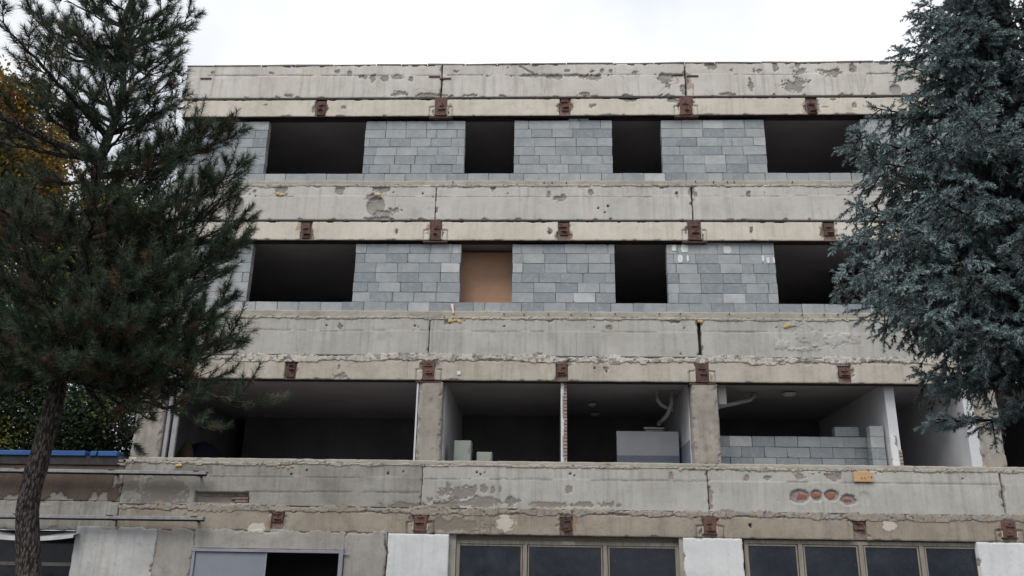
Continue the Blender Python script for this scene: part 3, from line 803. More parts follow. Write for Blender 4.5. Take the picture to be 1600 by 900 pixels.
# thin closer pieces on top of two piers
for px0, px1, py, nme in ((889, 919, 184.5, 0), (904, 919, 183.5, 0)):
    pass
for (xa, xb, zc, hh) in ((fx(889, 186, YB), fx(903.5, 186, YB), Z4 + 7 * C_H + 0.028, 0.05), (fx(905, 186, YB), fx(920, 186, YB), Z4 + 7 * C_H + 0.03, 0.055)):
    MB().box(xa, xb, YB + 0.01, YB + 0.2, zc - hh / 2, zc + hh / 2).build('closer_block', MT['block'], piers[1], bevel=0.004)
x = fx(1101, 381, YB)
for wpx in (34, 35, 38):
    x2 = x + wpx / 68.0
    MB().box(x, x2 - 0.006, YB + 0.012, YB + 0.19, Z3 + 7 * C_H + 0.003, Z3 + 7 * C_H + 0.068).build('closer_block', MT['block'], piers[7], bevel=0.004); x = x2
# white smears on the block faces
for px, py, hw, hh in ((1053, 388, 3.4, 5), (1069.5, 388.5, 6, 6.5), (1063, 404.5, 4, 6), (1074.5, 404, 1.8, 5), (1192, 404, 2, 5), (1200, 407, 2.2, 5), (1209, 407, 1.6, 4.5), (1136, 390.5, 6, 6)):
    p = at(px, py, YB); s = 1 / 68.0
    n_ = 14; ring = [(p[0] + hw * s * math.copysign(abs(math.cos(t)) ** 0.6, math.cos(t)) * random.uniform(.85, 1.05), p[2] + hh * s * 1.1 * math.copysign(abs(math.sin(t)) ** 0.6, math.sin(t)) * random.uniform(.85, 1.05)) for t in [i * 2 * math.pi / n_ for i in range(n_)]]
    vs = [(a, YB - 0.012, b) for a, b in ring] + [(a, YB + 0.02, b) for a, b in ring]
    MB().add(vs, [tuple(range(n_))] + [(i, i + n_, (i + 1) % n_ + n_, (i + 1) % n_) for i in range(n_)]).build('plaster_smear', MT['patch' if px != 1136 else 'lamp'], piers[7])

# ------------------------------------------------------------------ open storey: columns, partitions, things left inside
def column(xc, w, y0=0.03, z0=4.05, z1=5.745, name='column'):
    c = relief(name, xc - w / 2, xc + w / 2, z0, z1, y0, 0.4, MT['column'], B, seed=int(abs(xc) * 31) + 600, rough=0.02, chips=(0, 0, 0.9, 0.9), chipw=0.05, jag=0.012, dmg=False)
    return c
colx = []
for pa, pb, py in ((652, 689, 660), (1083, 1124, 660), (1530, 1568, 690), (206, 250, 690)):
    xa, xb = fx(pa, py, 0.03), fx(pb, py, 0.03)
    column((xa + xb) / 2, xb - xa); colx.append((xa, xb))
# plaster returns beside the columns, white cross walls behind them
MB().box(colx[0][0] - 0.052, colx[0][0] - 0.015, 0.05, 0.44, 4.056, 5.8).build('plaster_return', MT['white_wall'], B)
MB().box(colx[0][0] - 0.05, colx[0][1] + 0.015, 0.44, 7.2, 3.3, 5.86).build('cross_wall', MT['white_wall'], B)
MB().box(colx[1][0] - 0.012, colx[1][1] + 0.02, 0.44, 7.2, 3.3, 5.86).build('cross_wall', MT['white_wall'], B)
MB().box(colx[1][0] - 0.024, colx[1][0] - 0.014, 0.46, 4.5, 3.3, 4.62).build('dado_band', MT['blue_dado'], B)
MB().box(colx[2][0] - 0.20, colx[2][0] + 0.02, 0.06, 0.44, 4.056, 5.8).build('plaster_return', MT['white_wall'], B)
MB().box(colx[2][0] - 0.2, colx[2][1], 0.44, 7.2, 3.3, 5.86).build('cross_wall', MT['white_wall'], B)
# brick-ended thin wall in the middle
xm = fx(882, 660, 0.16)
w = MB().box(xm - 0.045, xm + 0.045, 0.19, 7.2, 3.3, 5.86).build('thin_wall', MT['white_wall'], B)
z = 4.06; k = 0
while z < 5.78:
    MB().box(xm - 0.028, xm + 0.055, 0.135 + random.uniform(0, .015), 0.21, z, z + 0.062).build('brick', MT['brick'], w, bevel=0.006); z += 0.074; k += 1
relief('plaster_edge', xm - 0.075, xm - 0.004, 4.056, 5.83, 0.118, 0.1, MT['plaster_white'], w, seed=779, rough=0.012, chips=(0, 0, 0, 1.2), chipw=0.03, dmg=False)
MB().box(xm - 0.078, xm - 0.07, 0.125, 0.3, 4.056, 5.83).build('plaster_return', MT['white_wall'], w)
# right hand partition and its broken plaster end
xp0, xp1 = fx(1388, 660, 0.3), fx(1403, 660, 0.3)
w = MB().box(xp0, xp1, 0.32, 7.2, 3.3, 5.86).build('thin_wall', MT['white_wall'], B)
z = 4.06
while z < 4.36:
    MB().box(xp1 - 0.07, xp1 + 0.004, 0.275, 0.33, z, z + 0.062).build('brick', MT['brick'], w, bevel=0.006); z += 0.074
relief('plaster_edge', xp0 - 0.02, xp1 - 0.075, 4.056, 4.72, 0.26, 0.06, MT['plaster_white'], w, seed=777, rough=0.01, dmg=False)
# room back walls for the open storey
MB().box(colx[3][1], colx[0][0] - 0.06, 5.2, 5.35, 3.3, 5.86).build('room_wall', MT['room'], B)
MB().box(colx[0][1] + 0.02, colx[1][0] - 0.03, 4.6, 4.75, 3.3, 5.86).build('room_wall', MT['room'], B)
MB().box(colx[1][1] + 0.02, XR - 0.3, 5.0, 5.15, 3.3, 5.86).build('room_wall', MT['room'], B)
# low white screen wall with a blue band
xa, xb = fx(964, 700, 1.6), fx(1061, 700, 1.6); zt = fz(1010, 674, 1.6); zd = fz(1010, 712, 1.6)
MB().box(xa, xb, 1.6, 1.72, 3.3, zt).build('screen_wall', MT['white_wall'], B)
MB().box(xa, xb, 1.588, 1.598, 3.3, zd).build('dado_band', MT['blue_dado'], B)
# corner window posts
for px, wpx in ((255.5, 6), (266, 8)):
    x = fx(px, 690, 0.1)
    MB().box(x, x + wpx / 75.0, 0.09, 0.16, 4.056, 5.8).build('window_post', MT['frame_pale'], B, bevel=0.006)

# ------------------------------------------------------------------ ground floor
def wall_piece(px0, px1, mat, y, z0=0.0, z1=2.545, seed=0, name='plaster_wall', dmg=True, thick=0.3, py=870):
    if mat == 'plaster_white':
        return relief(name, fx(px0, py, y), fx(px1, py, y), z0, z1, y, thick, MT[mat], B, seed=seed, res=0.022, rough=0.004, chips=(0.3, 0, 0.2, 0.2), chipw=0.03, jag=0.004, dmg=dmg)
    return relief(name, fx(px0, py, y), fx(px1, py, y), z0, z1, y, thick, MT[mat], B, seed=seed, res=0.022, rough=0.008, chips=(0.8, 0, 0.3, 0.3), chipw=0.05, jag=0.012, dmg=dmg)
ztop_d = fz(420, 858)
zl = 2.60
wall_piece(112, 240, 'plaster_old', -0.015, seed=811, z1=zl)
wall_piece(240, 300, 'plaster_beige', 0.002, seed=812, z1=zl)
wall_piece(300, 537, 'plaster_beige', 0.002, z0=ztop_d, seed=813, z1=zl)
wall_piece(537, 603, 'plaster_beige', 0.002, seed=814, z1=zl)
for a, b, s in ((604.5, 700, 821), (1069, 1162, 822), (1530, 1700, 823)):
    wall_piece(a, b, 'plaster_white', -0.02, seed=s, thick=0.45)
# sliding metal door
D_ = MB()
xd0, xd1, xdm = fx(300, 870, -0.03), fx(536, 870, -0.03), fx(416, 870, -0.03)
dr = MB().box(xd0 + 0.06, xdm, 0.0, 0.035, 0.02, ztop_d - 0.075).build('door_leaf', MT['metal_door'], B, bevel=0.004)
MB().box(xdm - 0.03, xdm + 0.004, -0.012, 0.0, 0.02, ztop_d - 0.08).build('door_edge', MT['metal_frame'], dr)
fr = MB().box(xd0 - 0.03, xd1 + 0.02, -0.045, 0.05, ztop_d - 0.065, ztop_d - 0.005).build('door_frame', MT['metal_frame'], B, bevel=0.004)
MB().box(xd0 + 0.0, xd0 + 0.055, -0.04, 0.05, 0.0, ztop_d - 0.068).build('frame_post', MT['metal_frame'], fr, bevel=0.004)
MB().box(xd1 - 0.085, xd1, -0.055, 0.06, 0.0, ztop_d + 0.03).build('frame_post', MT['metal_frame'], fr, bevel=0.004)
MB().tube([(xd1, -0.03, ztop_d - 0.08), (xd1 + 0.12, -0.03, ztop_d - 0.085)], 0.014).build('hinge_pin', MT['metal_frame'], fr)
# windows with weathered frames
def window(px0, px1, mull, ytop, y, seed, sash):
    x0, x1 = fx(px0, 875, y), fx(px1, 875, y); zt = fz((px0 + px1) / 2, ytop, y); z0 = 0.9
    W_ = MB().box(x0, x1, y, y + 0.09, zt - 0.075, zt).build('window', MT['frame'], B, bevel=0.005)
    MB().box(x0, x1, y, y + 0.09, z0, z0 + 0.07).build('frame', MT['frame'], W_, bevel=0.005)
    edges = [x0] + [fx(m_, 875, y) for m_ in mull] + [x1]
    for i, e in enumerate(edges):
        hw = 0.045 if 0 < i < len(edges) - 1 else 0.04
        e_ = e + (hw if i == 0 else -hw if i == len(edges) - 1 else 0)
        MB().box(e_ - hw, e_ + hw, y - 0.012, y + 0.085, z0, zt - 0.076).build('frame', MT['frame'], W_, bevel=0.006)
    for a, b in zip(edges[:-1], edges[1:]):
        a += 0.06; b -= 0.06
        s = MB()
        s.box(a, a + sash, y + 0.012, y + 0.06, z0 + 0.08, zt - 0.085); s.box(b - sash, b, y + 0.012, y + 0.06, z0 + 0.08, zt - 0.085)
        s.box(a + sash + .001, b - sash - .001, y + 0.012, y + 0.06, zt - 0.085 - sash, zt - 0.085); s.box(a + sash + .001, b - sash - .001, y + 0.012, y + 0.06, z0 + 0.08, z0 + 0.08 + sash)
        s.build('sash', MT['frame'], W_)
        MB().box(a + sash - 0.008, b - sash + 0.008, y + 0.034, y + 0.042, z0 + 0.075, zt - 0.08).build('pane', MT['glass'], W_)
    MB().box(x0 - 0.25, x1 + 0.25, y, y + 0.25, 0.0, 0.89).build('window_breast', MT['plaster_beige'], B)
    MB().box(x0 - 0.02, x1 + 0.02, y + 0.1, y + 0.3, zt, 2.63).build('window_head', MT['frame'], B)
    return W_
window(712, 1062, (820, 946), 846, 0.16, 1, 0.026)
window(1164, 1533, (1252, 1347, 1442), 846, 0.10, 2, 0.03)
MB().box(fx(700, 870, 0.1), fx(712, 870, 0.16), 0.1, 0.4, 0.0, 2.6).build('window_reveal', MT['plaster_beige'], B)
MB().box(fx(1060, 870, 0.16) + 0.01, fx(1069, 870, 0.0) + 0.02, 0.05, 0.4, 0.0, 2.6).build('window_reveal', MT['plaster_beige'], B)
MB().box(-3.0, XR - 0.3, 3.0, 3.15, 0.0, 2.62).build('room_wall', MT['room'], B)
MB().box(XL + 0.3, -3.0, 4.0, 4.15, 0.0, 2.62).build('room_wall', MT['room'], B)
# bricks laid bare in the long hole of the lowest parapet
a = at(306, 770); b = at(387, 791)
zr = np.linspace(b[2] + 0.01, a[2], 5)
for i in range(4):
    x = a[0] + 0.02 + (0.1 if i % 2 else 0)
    while x < b[0] - 0.05:
        wb = min(0.24, b[0] - 0.02 - x)
        if not (i in (1, 2) and x < a[0] + 0.62):
            MB().box(x, x + wb - 0.012, 0.05 + random.uniform(0, .02) + (0.04 if i == 3 else 0), 0.13, zr[i] + 0.006, zr[i + 1] - 0.006).build('brick', MT['brick' if i == 0 else 'rust_pale'], B, bevel=0.006)
        x += 0.24

# yellow foam squeezed out of the joints
def foam(pts, r=0.035, Y=-0.004):
    bm = bmesh.new()
    for (px, py) in pts:
        p = at(px, py, Y)
        for k in range(7):
            q = Vector(p) + Vector((random.uniform(-1, 1) * r * 0.75, random.gauss(0, 0.003), random.uniform(-1, 1) * r * 0.25))
            res = bmesh.ops.create_icosphere(bm, subdivisions=1, radius=r * random.uniform(0.4, 0.65), matrix=Matrix.Translation(q))
            for v in res['verts']:
                d = v.co - q; v.co = q + Vector((d.x * 1.5, d.y * 0.6, d.z)) * random.uniform(0.7, 1.25)
    me = bpy.data.meshes.new('foam_patch'); bm.to_mesh(me); bm.free()
    return link('foam_patch', me, MT['foam'], B)
for pts, r in (([(434, 303), (440, 304)], 0.05), ([(592, 304)], 0.045), ([(705, 501), (712, 500), (717, 502)], 0.05), ([(690, 498), (725, 499), (740, 498), (752, 498), (768, 498), (785, 498)], 0.022),
               ([(1094, 502)], 0.05), ([(1228, 510), (1232, 509)], 0.05), ([(1340, 505), (1347, 502), (1355, 499)], 0.024), ([(1323, 501)], 0.025), ([(434, 730), (442, 729), (450, 731), (456, 729)], 0.024),
               ([(279, 727)], 0.045), ([(375, 499)], 0.03), ([(1063, 734)], 0.028), ([(1270, 739), (1280, 737), (1290, 739)], 0.022), ([(1240, 736)], 0.025), ([(1368, 738), (1378, 736), (1390, 735)], 0.018), ([(866, 731)], 0.02)):
    for q_ in pts: foam([q_], r)
# bare anchor bolts poking out of the mortar beds
for px, py in [(787, 490), (819, 491), (857, 490), (893, 491), (923, 491), (961, 490), (1030, 490), (1063, 490), (1140, 490), (1254, 491), (1288, 491), (1309, 491), (1339, 491), (708, 284), (850, 285), (863, 286), (885, 285), (1087, 283), (1115, 284), (1136, 284), (1147, 284), (1238, 284)]:
    p = at(px, py, 0.03)
    MB().tube([(p[0], 0.09, p[2]), (p[0] + random.uniform(-.01, .01), -0.01, p[2] - 0.01)], 0.013, 6).build('anchor_bolt', MT['rust'], B)
# white square anchor plate on the third beam
p = at(717, 583); MB().box(p[0] - 0.04, p[0] + 0.04, -0.012, 0.02, p[2] - 0.04, p[2] + 0.04).build('anchor_plate', MT['patch'], B, bevel=0.005)

# ------------------------------------------------------------------ low side wing
WG = empty('side_wing', (-12.5, 0, 0))
tag(WG, 'low brown plastered wing with blue metal edge, behind the pine trunk', 'building')
WX0, WX1 = -19.0, XL - 0.02
relief('brown_wall', WX0, WX1, 3.12, 3.86, 0.01, 0.25, MT['brown_plaster'], WG, seed=901, rough=0.012, chips=(0, 0.9, 0, 0.9), chipw=0.12, dmg=False)
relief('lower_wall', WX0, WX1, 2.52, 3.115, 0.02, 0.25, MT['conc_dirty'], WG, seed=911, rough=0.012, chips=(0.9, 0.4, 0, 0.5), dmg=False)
MB().box(WX0, WX1, -0.03, 0.3, 3.865, 4.05).build('fascia', MT['tar'], WG, bevel=0.01)
MB().box(WX0, WX1 - 0.05, 0.3, 7.0, 3.3, 3.98).build('roof_slab', MT['tar'], WG)
MB().box(WX0, WX0 + 0.3, 0.3, 7.0, 0.0, 3.3).build('end_wall', MT['brown_plaster'], WG)
for pa, pb, tl in ((-120, 132, 0.0), (139, 149, 0.02), (152, 182, 0.0)):
    xa, xb = fx(pa, 716, -0.06), fx(pb, 716, -0.06)
    b_ = MB().box(xa, xb, -0.075, 0.25, 4.052, 4.16)
    b_.v = [(a + (tl if c > 4.1 else 0), b, c) for a, b, c in b_.v]
    b_.build('blue_flashing', MT['blue_metal'], WG, bevel=0.012)
# broken end of the wing wall at the corner
for k in range(9):
    px, py = random.uniform(184, 212), random.uniform(716, 726)
    p = at(px, py, 0.0); r = random.uniform(0.03, 0.075)
    MB().box(p[0] - r, p[0] + r, -0.03 + random.uniform(-.02, .02), 0.12, p[2] - r * 0.5, p[2] + r * 0.5).build('broken_brick', MT['brick' if k % 3 else 'ragged'], WG, bevel=0.012)
# its dark ground floor opening
xo = fx(112, 870)
MB().box(WX0, xo, 0.5, 0.56, 0.0, 2.5).build('window_pane', MT['glass'], WG)
MB().box(WX0, xo, 0.44, 0.52, fz(60, 884, 0.45), fz(60, 878, 0.45)).build('window_bar', MT['frame'], WG, bevel=0.006)
MB().box(WX0, xo, 0.3, 7.0, 2.50, 2.515).build('soffit', MT['tar'], WG)

# pale bent awning sheet under the wing
n_ = 22; V = []; F = []
for i in range(n_):
    t = i / (n_ - 1); px = -70 + t * 184
    py = 834 + 13.0 * math.sin(math.pi * min(1, max(0, (px + 70) / 210))) ** 0.8 * (0.6 + 0.4 * t)
    p = at(px, py, -0.25); q = at(px, py - 7 - 3 * math.sin(t * 9), -0.05)
    V += [(p[0], -0.25, p[2]), (p[0], 0.3, q[2] + 0.05), (p[0], -0.25, p[2] + 0.10 - 0.05 * t), (p[0], 0.3, q[2] + 0.06)]
for i in range(n_ - 1):
    a = i * 4; b = a + 4
    F += [(a, b, b + 1, a + 1), (a + 2, a + 3, b + 3, b + 2), (a, a + 2, b + 2, b)]
me = bpy.data.meshes.new('awning_sheet'); me.from_pydata(V, [], F); me.update()
tag(link('awning_sheet', me, MT['pale_sheet']), 'pale bent awning sheet sagging over the dark opening at lower left', 'awning')

# two long steel rails standing off the wall
for y0_, y1_, xe, lab in ((733.5, 739, 322, 'upper grey steel rail fixed across the wing, just below the blue metal edge'), (805.5, 810, 318, 'lower grey steel rail fixed across the wing, above the white plaster wall')):
    a = at(-110, y0_ - 1.2, -0.28); b = at(xe, y1_, -0.28)
    R_ = empty('steel_rail', (float((a[0] + b[0]) / 2), -0.28, float(a[2])))
    tag(R_, lab, 'rail', 'steel rails on the wing wall')
    m_ = MB()
    d = b - a
    def bar(y0, y1, dz0, dz1, s0=0.0, s1=1.0):
        A = a + d * s0; Bq = a + d * s1
        m_.add([(A[0], y0, A[2] + dz0), (Bq[0], y0, Bq[2] + dz0), (Bq[0], y1, Bq[2] + dz0), (A[0], y1, A[2] + dz0), (A[0], y0, A[2] + dz1), (Bq[0], y0, Bq[2] + dz1), (Bq[0], y1, Bq[2] + dz1), (A[0], y1, A[2] + dz1)],
               [(0, 3, 2, 1), (4, 5, 6, 7), (0, 1, 5, 4), (1, 2, 6, 5), (2, 3, 7, 6), (3, 0, 4, 7)])
    bar(-0.31, -0.24, -0.035, 0.03)
    m_.build('rail_profile', MT['steel'], R_, bevel=0.006)
    m_ = MB(); bar(-0.235, -0.15, 0.01, 0.026); bar(-0.225, -0.205, -0.06, 0.01)
    m_.build('rail_flange', MT['tar'], R_)
    for t in (0.32, 0.66, 0.965):
        p = a + d * t
        MB().box(p[0] - 0.03, p[0] + 0.03, -0.24, 0.03, p[2] - 0.055, p[2] - 0.02).build('wall_arm', MT['tar'], R_, bevel=0.004)
        MB().box(p[0] - 0.06, p[0] + 0.06, -0.32, -0.22, p[2] + 0.028, p[2] + 0.045).build('clamp_plate', MT['tar'], R_, bevel=0.004)

# ------------------------------------------------------------------ things inside and on the building
# half-built block wall in the right-hand room
LW = empty('low_block_wall', (float(fx(1245, 700, 1.0)), 1.1, 3.3))
tag(LW, 'unfinished low wall of grey blocks inside the open storey, right of the column', 'wall')
yl = 1.0; x0 = fx(1105, 700, yl); x1 = fx(1364, 700, yl); zt = fz(1245, 682, yl)
zz = [zt - 0.2365 * (i + 1) for i in range(4)]
rr = random.Random(5)
for i, z0 in enumerate(zz):
    x = x0 - (0.25 if i % 2 else 0.0)
    while x < x1 - 0.03:
        w_ = min(0.5, x1 - x)
        if i == 2 and x + w_ > x1 - 0.12: w_ = max(0.1, w_ - 0.25)
        o = bpy.data.objects.new('block', rr.choice(BLK)); COL.objects.link(o); o.parent = LW
        o.location = (x + w_ / 2 - LW.location.x, yl + 0.1 + rr.gauss(0, .008) - 1.1, z0 + C_H / 2 - 3.3); o.scale = ((w_ - .004) / .496, 1, 1); o.rotation_euler = (0, 0, rr.gauss(0, .012))
        x += 0.5
for (pa, pb, py) in ((1304, 1342, 665),):
    xa = fx(pa, 672, yl); xb = fx(pb, 672, yl)
    o = bpy.data.objects.new('block', BLK[1]); COL.objects.link(o); o.parent = LW
    o.location = ((xa + xb) / 2 - LW.location.x, yl + 0.1 - 1.1, zt + C_H / 2 - 3.3); o.scale = ((xb - xa) / .5, 1, 0.92)
ST = empty('block_stack', (fx(1373, 700, 0.5), 0.6, 3.3))
tag(ST, 'upright stack of grey blocks against the white partition end', 'block stack')
z = 3.3; k = 0
while z < fz(1378, 666, 0.5) - 0.1:
    o = bpy.data.objects.new('block', BLK[k % 4]); COL.objects.link(o); o.parent = ST
    o.location = (rr.uniform(-.01, .01), rr.uniform(-.01, .01), z - 3.3 + 0.119); o.scale = (0.60, 1, 1); z += 0.238; k += 1

def cabinet(name, pa, pb, pt, Y, dep, label):
    xa, xb = fx(pa, 700, Y), fx(pb, 700, Y); zt = fz((pa + pb) / 2, pt, Y)
    R_ = empty(name, ((xa + xb) / 2, Y + dep / 2, 3.3)); tag(R_, label, 'cabinet')
    MB().box(xa, xb, Y, Y + dep, 3.34, zt).build('cabinet_body', MT['cabinet'], R_, bevel=0.012)
    MB().box(xa + 0.015, xb - 0.015, Y - 0.018, Y - 0.002, 3.38, zt - 0.02).build('cabinet_door', MT['cabinet'], R_, bevel=0.006)
    MB().box(xb - 0.05, xb - 0.035, Y - 0.04, Y - 0.019, zt - 0.28, zt - 0.16).build('door_handle', MT['steel'], R_, bevel=0.003)
    MB().box(xa + 0.02, xb - 0.02, Y + 0.03, Y + dep - 0.03, 3.3, 3.339).build('plinth', MT['tar'], R_)
cabinet('metal_cabinet', 709, 736, 688, 0.75, 0.4, 'tall grey-green metal cabinet beside the white wall in the open storey')
cabinet('metal_cabinet', 745, 769, 706, 0.85, 0.35, 'low grey-green cabinet just right of the tall one in the open storey')

def ceiling_lamp(px, py, Y, rad, label, drop=0.09):
    p = at(px, py, Y); R_ = empty('ceiling_lamp', (float(p[0]), Y, 5.86)); tag(R_, label, 'lamp')
    MB().tube([(p[0], Y, 5.858), (p[0], Y, 5.83)], rad * 0.8, 16).build('lamp_base', MT['tar'], R_)
    zs_ = [5.829, 5.80, 5.77, 5.748]; rs_ = [rad, rad * 0.98, rad * 0.75, rad * 0.2]
    MB().tube([(p[0], Y, z_) for z_ in zs_], rs_, 16).build('lamp_shade', MT['lamp'], R_, smooth=True)
def lampY(py, px):           # distance at which the sight line reaches the ceiling
    lo, hi = 0.3, 6.0
    for _ in range(40):
        m_ = (lo + hi) / 2
        if at(px, py, m_)[2] < 5.79: lo = m_
        else: hi = m_
    return lo
for px, py, rad, lab in ((1233, 617, 0.16, 'round milky ceiling lamp in the room right of the middle column'), (925, 633, 0.12, 'round ceiling lamp nearer the opening, right of the brick-ended wall'), (930, 648, 0.12, 'small round ceiling lamp deeper in the room, right of the brick-ended wall')):
    ceiling_lamp(px, py, min(lampY(py, px), 4.3), rad, lab)

def pipe_thing(runs, label, r=0.045):
    P0 = at(*runs[0][0]); R_ = empty('drain_pipe', tuple(float(v) for v in P0)); tag(R_, label, 'pipe')
    for run in runs:
        pts = [at(*q) for q in run]
        MB().tube(pts, r, 10).build('pipe_run', MT['pipe'], R_, smooth=True)
        for p in (pts[0], pts[-1]):
            dd = (pts[1] - pts[0]); dd /= np.linalg.norm(dd)
            MB().tube([p - dd * 0.04, p + dd * 0.04], r * 1.22, 10).build('pipe_socket', MT['pipe'], R_, smooth=True)
pipe_thing([[(1026, 612, 1.3), (1028, 626, 1.3), (1034, 633, 1.3), (1048, 640, 1.3)], [(1050, 612, 1.2), (1049, 632, 1.2), (1043, 648, 1.3), (1030, 662, 1.7)]], 'grey drain pipes bending below the ceiling left of the middle column')
pipe_thing([[(1120, 636, 0.8), (1150, 630, 1.1), (1172, 625, 1.3), (1178, 618, 1.3)]], 'grey waste pipe under the ceiling right of the middle column', 0.05)
# box by the column head
p = at(1124, 612, 0.5)
Bx = MB().box(p[0] - 0.04, p[0] + 0.14, 0.46, 0.62, fz(1124, 632, 0.5), 5.85).build('wall_box', MT['lamp'], None, bevel=0.008)
tag(Bx, 'pale box fixed high beside the middle column, above the waste pipe', 'box')
# fluorescent fitting over the screen wall
p = at(1022, 671, 1.9)
TL = empty('tube_light', tuple(float(v) for v in p)); tag(TL, 'unlit tube light fitting just above the low white screen wall', 'lamp')
MB().box(p[0] - 0.24, p[0] + 0.24, 1.87, 1.93, p[2], p[2] + 0.05).build('light_body', MT['lamp'], TL, bevel=0.006)
MB().tube([(p[0] - 0.21, 1.9, p[2] - 0.025), (p[0] + 0.21, 1.9, p[2] - 0.025)], 0.016, 8).build('light_tube', MT['lamp'], TL)

# board closing a window of the third storey, and what stands beside it
YD = 0.75
xa, xb = fx(700, 440, YD), fx(815, 440, YD); zt = fz(760, 394.5, YD)
o = MB().box(xa, xb, YD, YD + 0.03, 6.5, zt).build('plywood_board', MT['board'], None, bevel=0.004)
tag(o, 'orange-brown board standing behind the narrow window opening of the middle storey', 'board')
xa = fx(1300, 430, 2.0)
o = MB().box(xa, xa + 2.2, 2.0, 2.12, 6.5, 9.1).build('partition_wall', MT['red_room'], B)

# wooden stick on the ledge
p = at(707.5, 481, 0.02); q = at(706, 474, 0.05); r_ = at(708.5, 490, 0.02)
SK = MB().add([(r_[0] - .018, -0.01, r_[2]), (r_[0] + .018, -0.01, r_[2]), (r_[0] + .018, 0.02, r_[2]), (r_[0] - .018, 0.02, r_[2]), (q[0] - .032, 0.08, q[2]), (q[0] + .032, 0.08, q[2]), (q[0] + .032, 0.11, q[2]), (q[0] - .032, 0.11, q[2])],
              [(0, 3, 2, 1), (4, 5, 6, 7), (0, 1, 5, 4), (1, 2, 6, 5), (2, 3, 7, 6), (3, 0, 4, 7)]).build('wood_stick', MT['wood_stick'], None, bevel=0.004)
tag(SK, 'short pale wooden stick leaning on the ledge below the boarded window', 'stick')
# piece of chipboard on the lowest parapet
a = at(1333, 738.5, -0.03); b = at(1365, 753, -0.03)
CB = empty('chipboard_piece', (float((a[0] + b[0]) / 2), 0, float(b[2]))); tag(CB, 'small tan chipboard rectangle fixed to the lowest concrete parapet', 'board')
MB().box(a[0], b[0], -0.045, -0.012, b[2], a[2] + 0.005).build('board_sheet', MT['wood_pale'], CB, bevel=0.003)
for k in range(4):
    MB().tube([(a[0] + 0.16 + k * 0.065, -0.049, (a[2] + b[2]) / 2 + random.uniform(-.03, .03)), (a[0] + 0.16 + k * 0.065, -0.04, (a[2] + b[2]) / 2 + random.uniform(-.03, .03))], 0.014, 8).build('screw_head', MT['rust_pale'], CB)
MB().box(a[0] + 0.1, b[0] - 0.06, -0.012, 0.012, a[2] + 0.006, a[2] + 0.03).build('batten', MT['wood_pale'], CB)
# bundle lying on the roof edge
bm = bmesh.new(); bmesh.ops.create_icosphere(bm, subdivisions=3, radius=1.0)
p = at(1089, 97, 0.2)
for v in bm.verts:
    n1 = float(fbm(np.array([v.co.x * 2.5 + 5]), np.array([v.co.z * 2.5 + v.co.y * 2]), 3)[0])
    v.co = Vector((v.co.x * 0.12, v.co.y * 0.12, max(v.co.z, -0.4) * 0.07)) * (0.7 + 0.6 * n1) + Vector((p[0], 0.2, 13.85))
me = bpy.data.meshes.new('rubble_bag'); bm.to_mesh(me); bm.free()
tag(link('rubble_bag', me, MT['bag']), 'small white bundle lying on the roof edge', 'bag')
# brown sack and navy tarpaulin in the left room
def heap(name, px, pyt, Y, hw, mat, label, cat, peak=1.6):
    p = at(px, pyt, Y); h = p[2] - 3.3; n_ = 26; mV = []; mF = []
    for i in range(n_ + 1):
        for j in range(n_):
            t = i / n_; a_ = j / n_ * 2 * math.pi
            rr_ = hw * (1 - t) ** (1 / peak) * (1 + 0.35 * (float(fbm(np.array([math.cos(a_) * 2 + 3]), np.array([math.sin(a_) * 2 + t * 2]), int(px))[0]) - 0.5))
            mV.append((p[0] + rr_ * math.cos(a_), Y + rr_ * 0.8 * math.sin(a_), 3.3 + h * t))
    for i in range(n_):
        for j in range(n_):
            mF.append((i * n_ + j, i * n_ + (j + 1) % n_, (i + 1) * n_ + (j + 1) % n_, (i + 1) * n_ + j))
    tag(link(name, mesh_np(name, mV, mF, True), MT[mat]), label, cat)
heap('brown_sack', 293, 690, 1.2, 0.32, 'sack', 'brown sack heaped in the left end of the open storey', 'sack', 2.4)
heap('navy_tarpaulin', 318, 690, 1.9, 1.0, 'tarp', 'dark navy tarpaulin heap behind the brown sack in the open storey', 'tarpaulin', 2.0)

# ------------------------------------------------------------------ conifers
def needles_mesh(shoots, per, ln, wd, ang, seed, along=(0.15, 1.0), tip=True):
    """shoots: arrays pos (n,3), dir (n,3), len (n), tint (n). each needle is one slim blade"""
    rg = np.random.default_rng(seed)
    P, Dv, L, T = shoots
    n = len(P)
    D = Dv / (np.linalg.norm(Dv, axis=1)[:, None] + 1e-9)
    ref = np.where(np.abs(D[:, 2:3]) < 0.9, np.array([[0, 0, 1.0]]), np.array([[1.0, 0, 0]]))
    A = np.cross(D, ref); A /= np.linalg.norm(A, axis=1)[:, None]
    Bv = np.cross(D, A)
    t = rg.uniform(along[0], along[1], (n, per)); phi = rg.uniform(0, 2 * math.pi, (n, per))
    al = rg.uniform(ang[0], ang[1], (n, per)) * (1 - 0.35 * t)
    l = rg.uniform(ln[0], ln[1], (n, per))
    rad = A[:, None] * np.cos(phi)[..., None] + Bv[:, None] * np.sin(phi)[..., None]
    nd = D[:, None] * np.cos(al)[..., None] + rad * np.sin(al)[..., None]
    base = P[:, None] + D[:, None] * (t * L[:, None])[..., None]
    tipp = base + nd * l[..., None]
    tipp[..., 2] -= 0.08 * l
    side = np.cross(nd, rg.normal(size=(n, per, 3))); side /= np.linalg.norm(side, axis=2)[..., None] + 1e-9
    w = wd * rg.uniform(0.8, 1.2, (n, per))[..., None]
    V = np.stack([base - side * w * 0.5, base + side * w * 0.5, tipp], 2).reshape(-1, 3)
    F = np.arange(len(V)).reshape(-1, 3)
    tint = np.repeat(np.clip(T[:, None] + rg.normal(0, 0.05, (n, per)), 0, 1).ravel(), 3)
    return V, F, tint

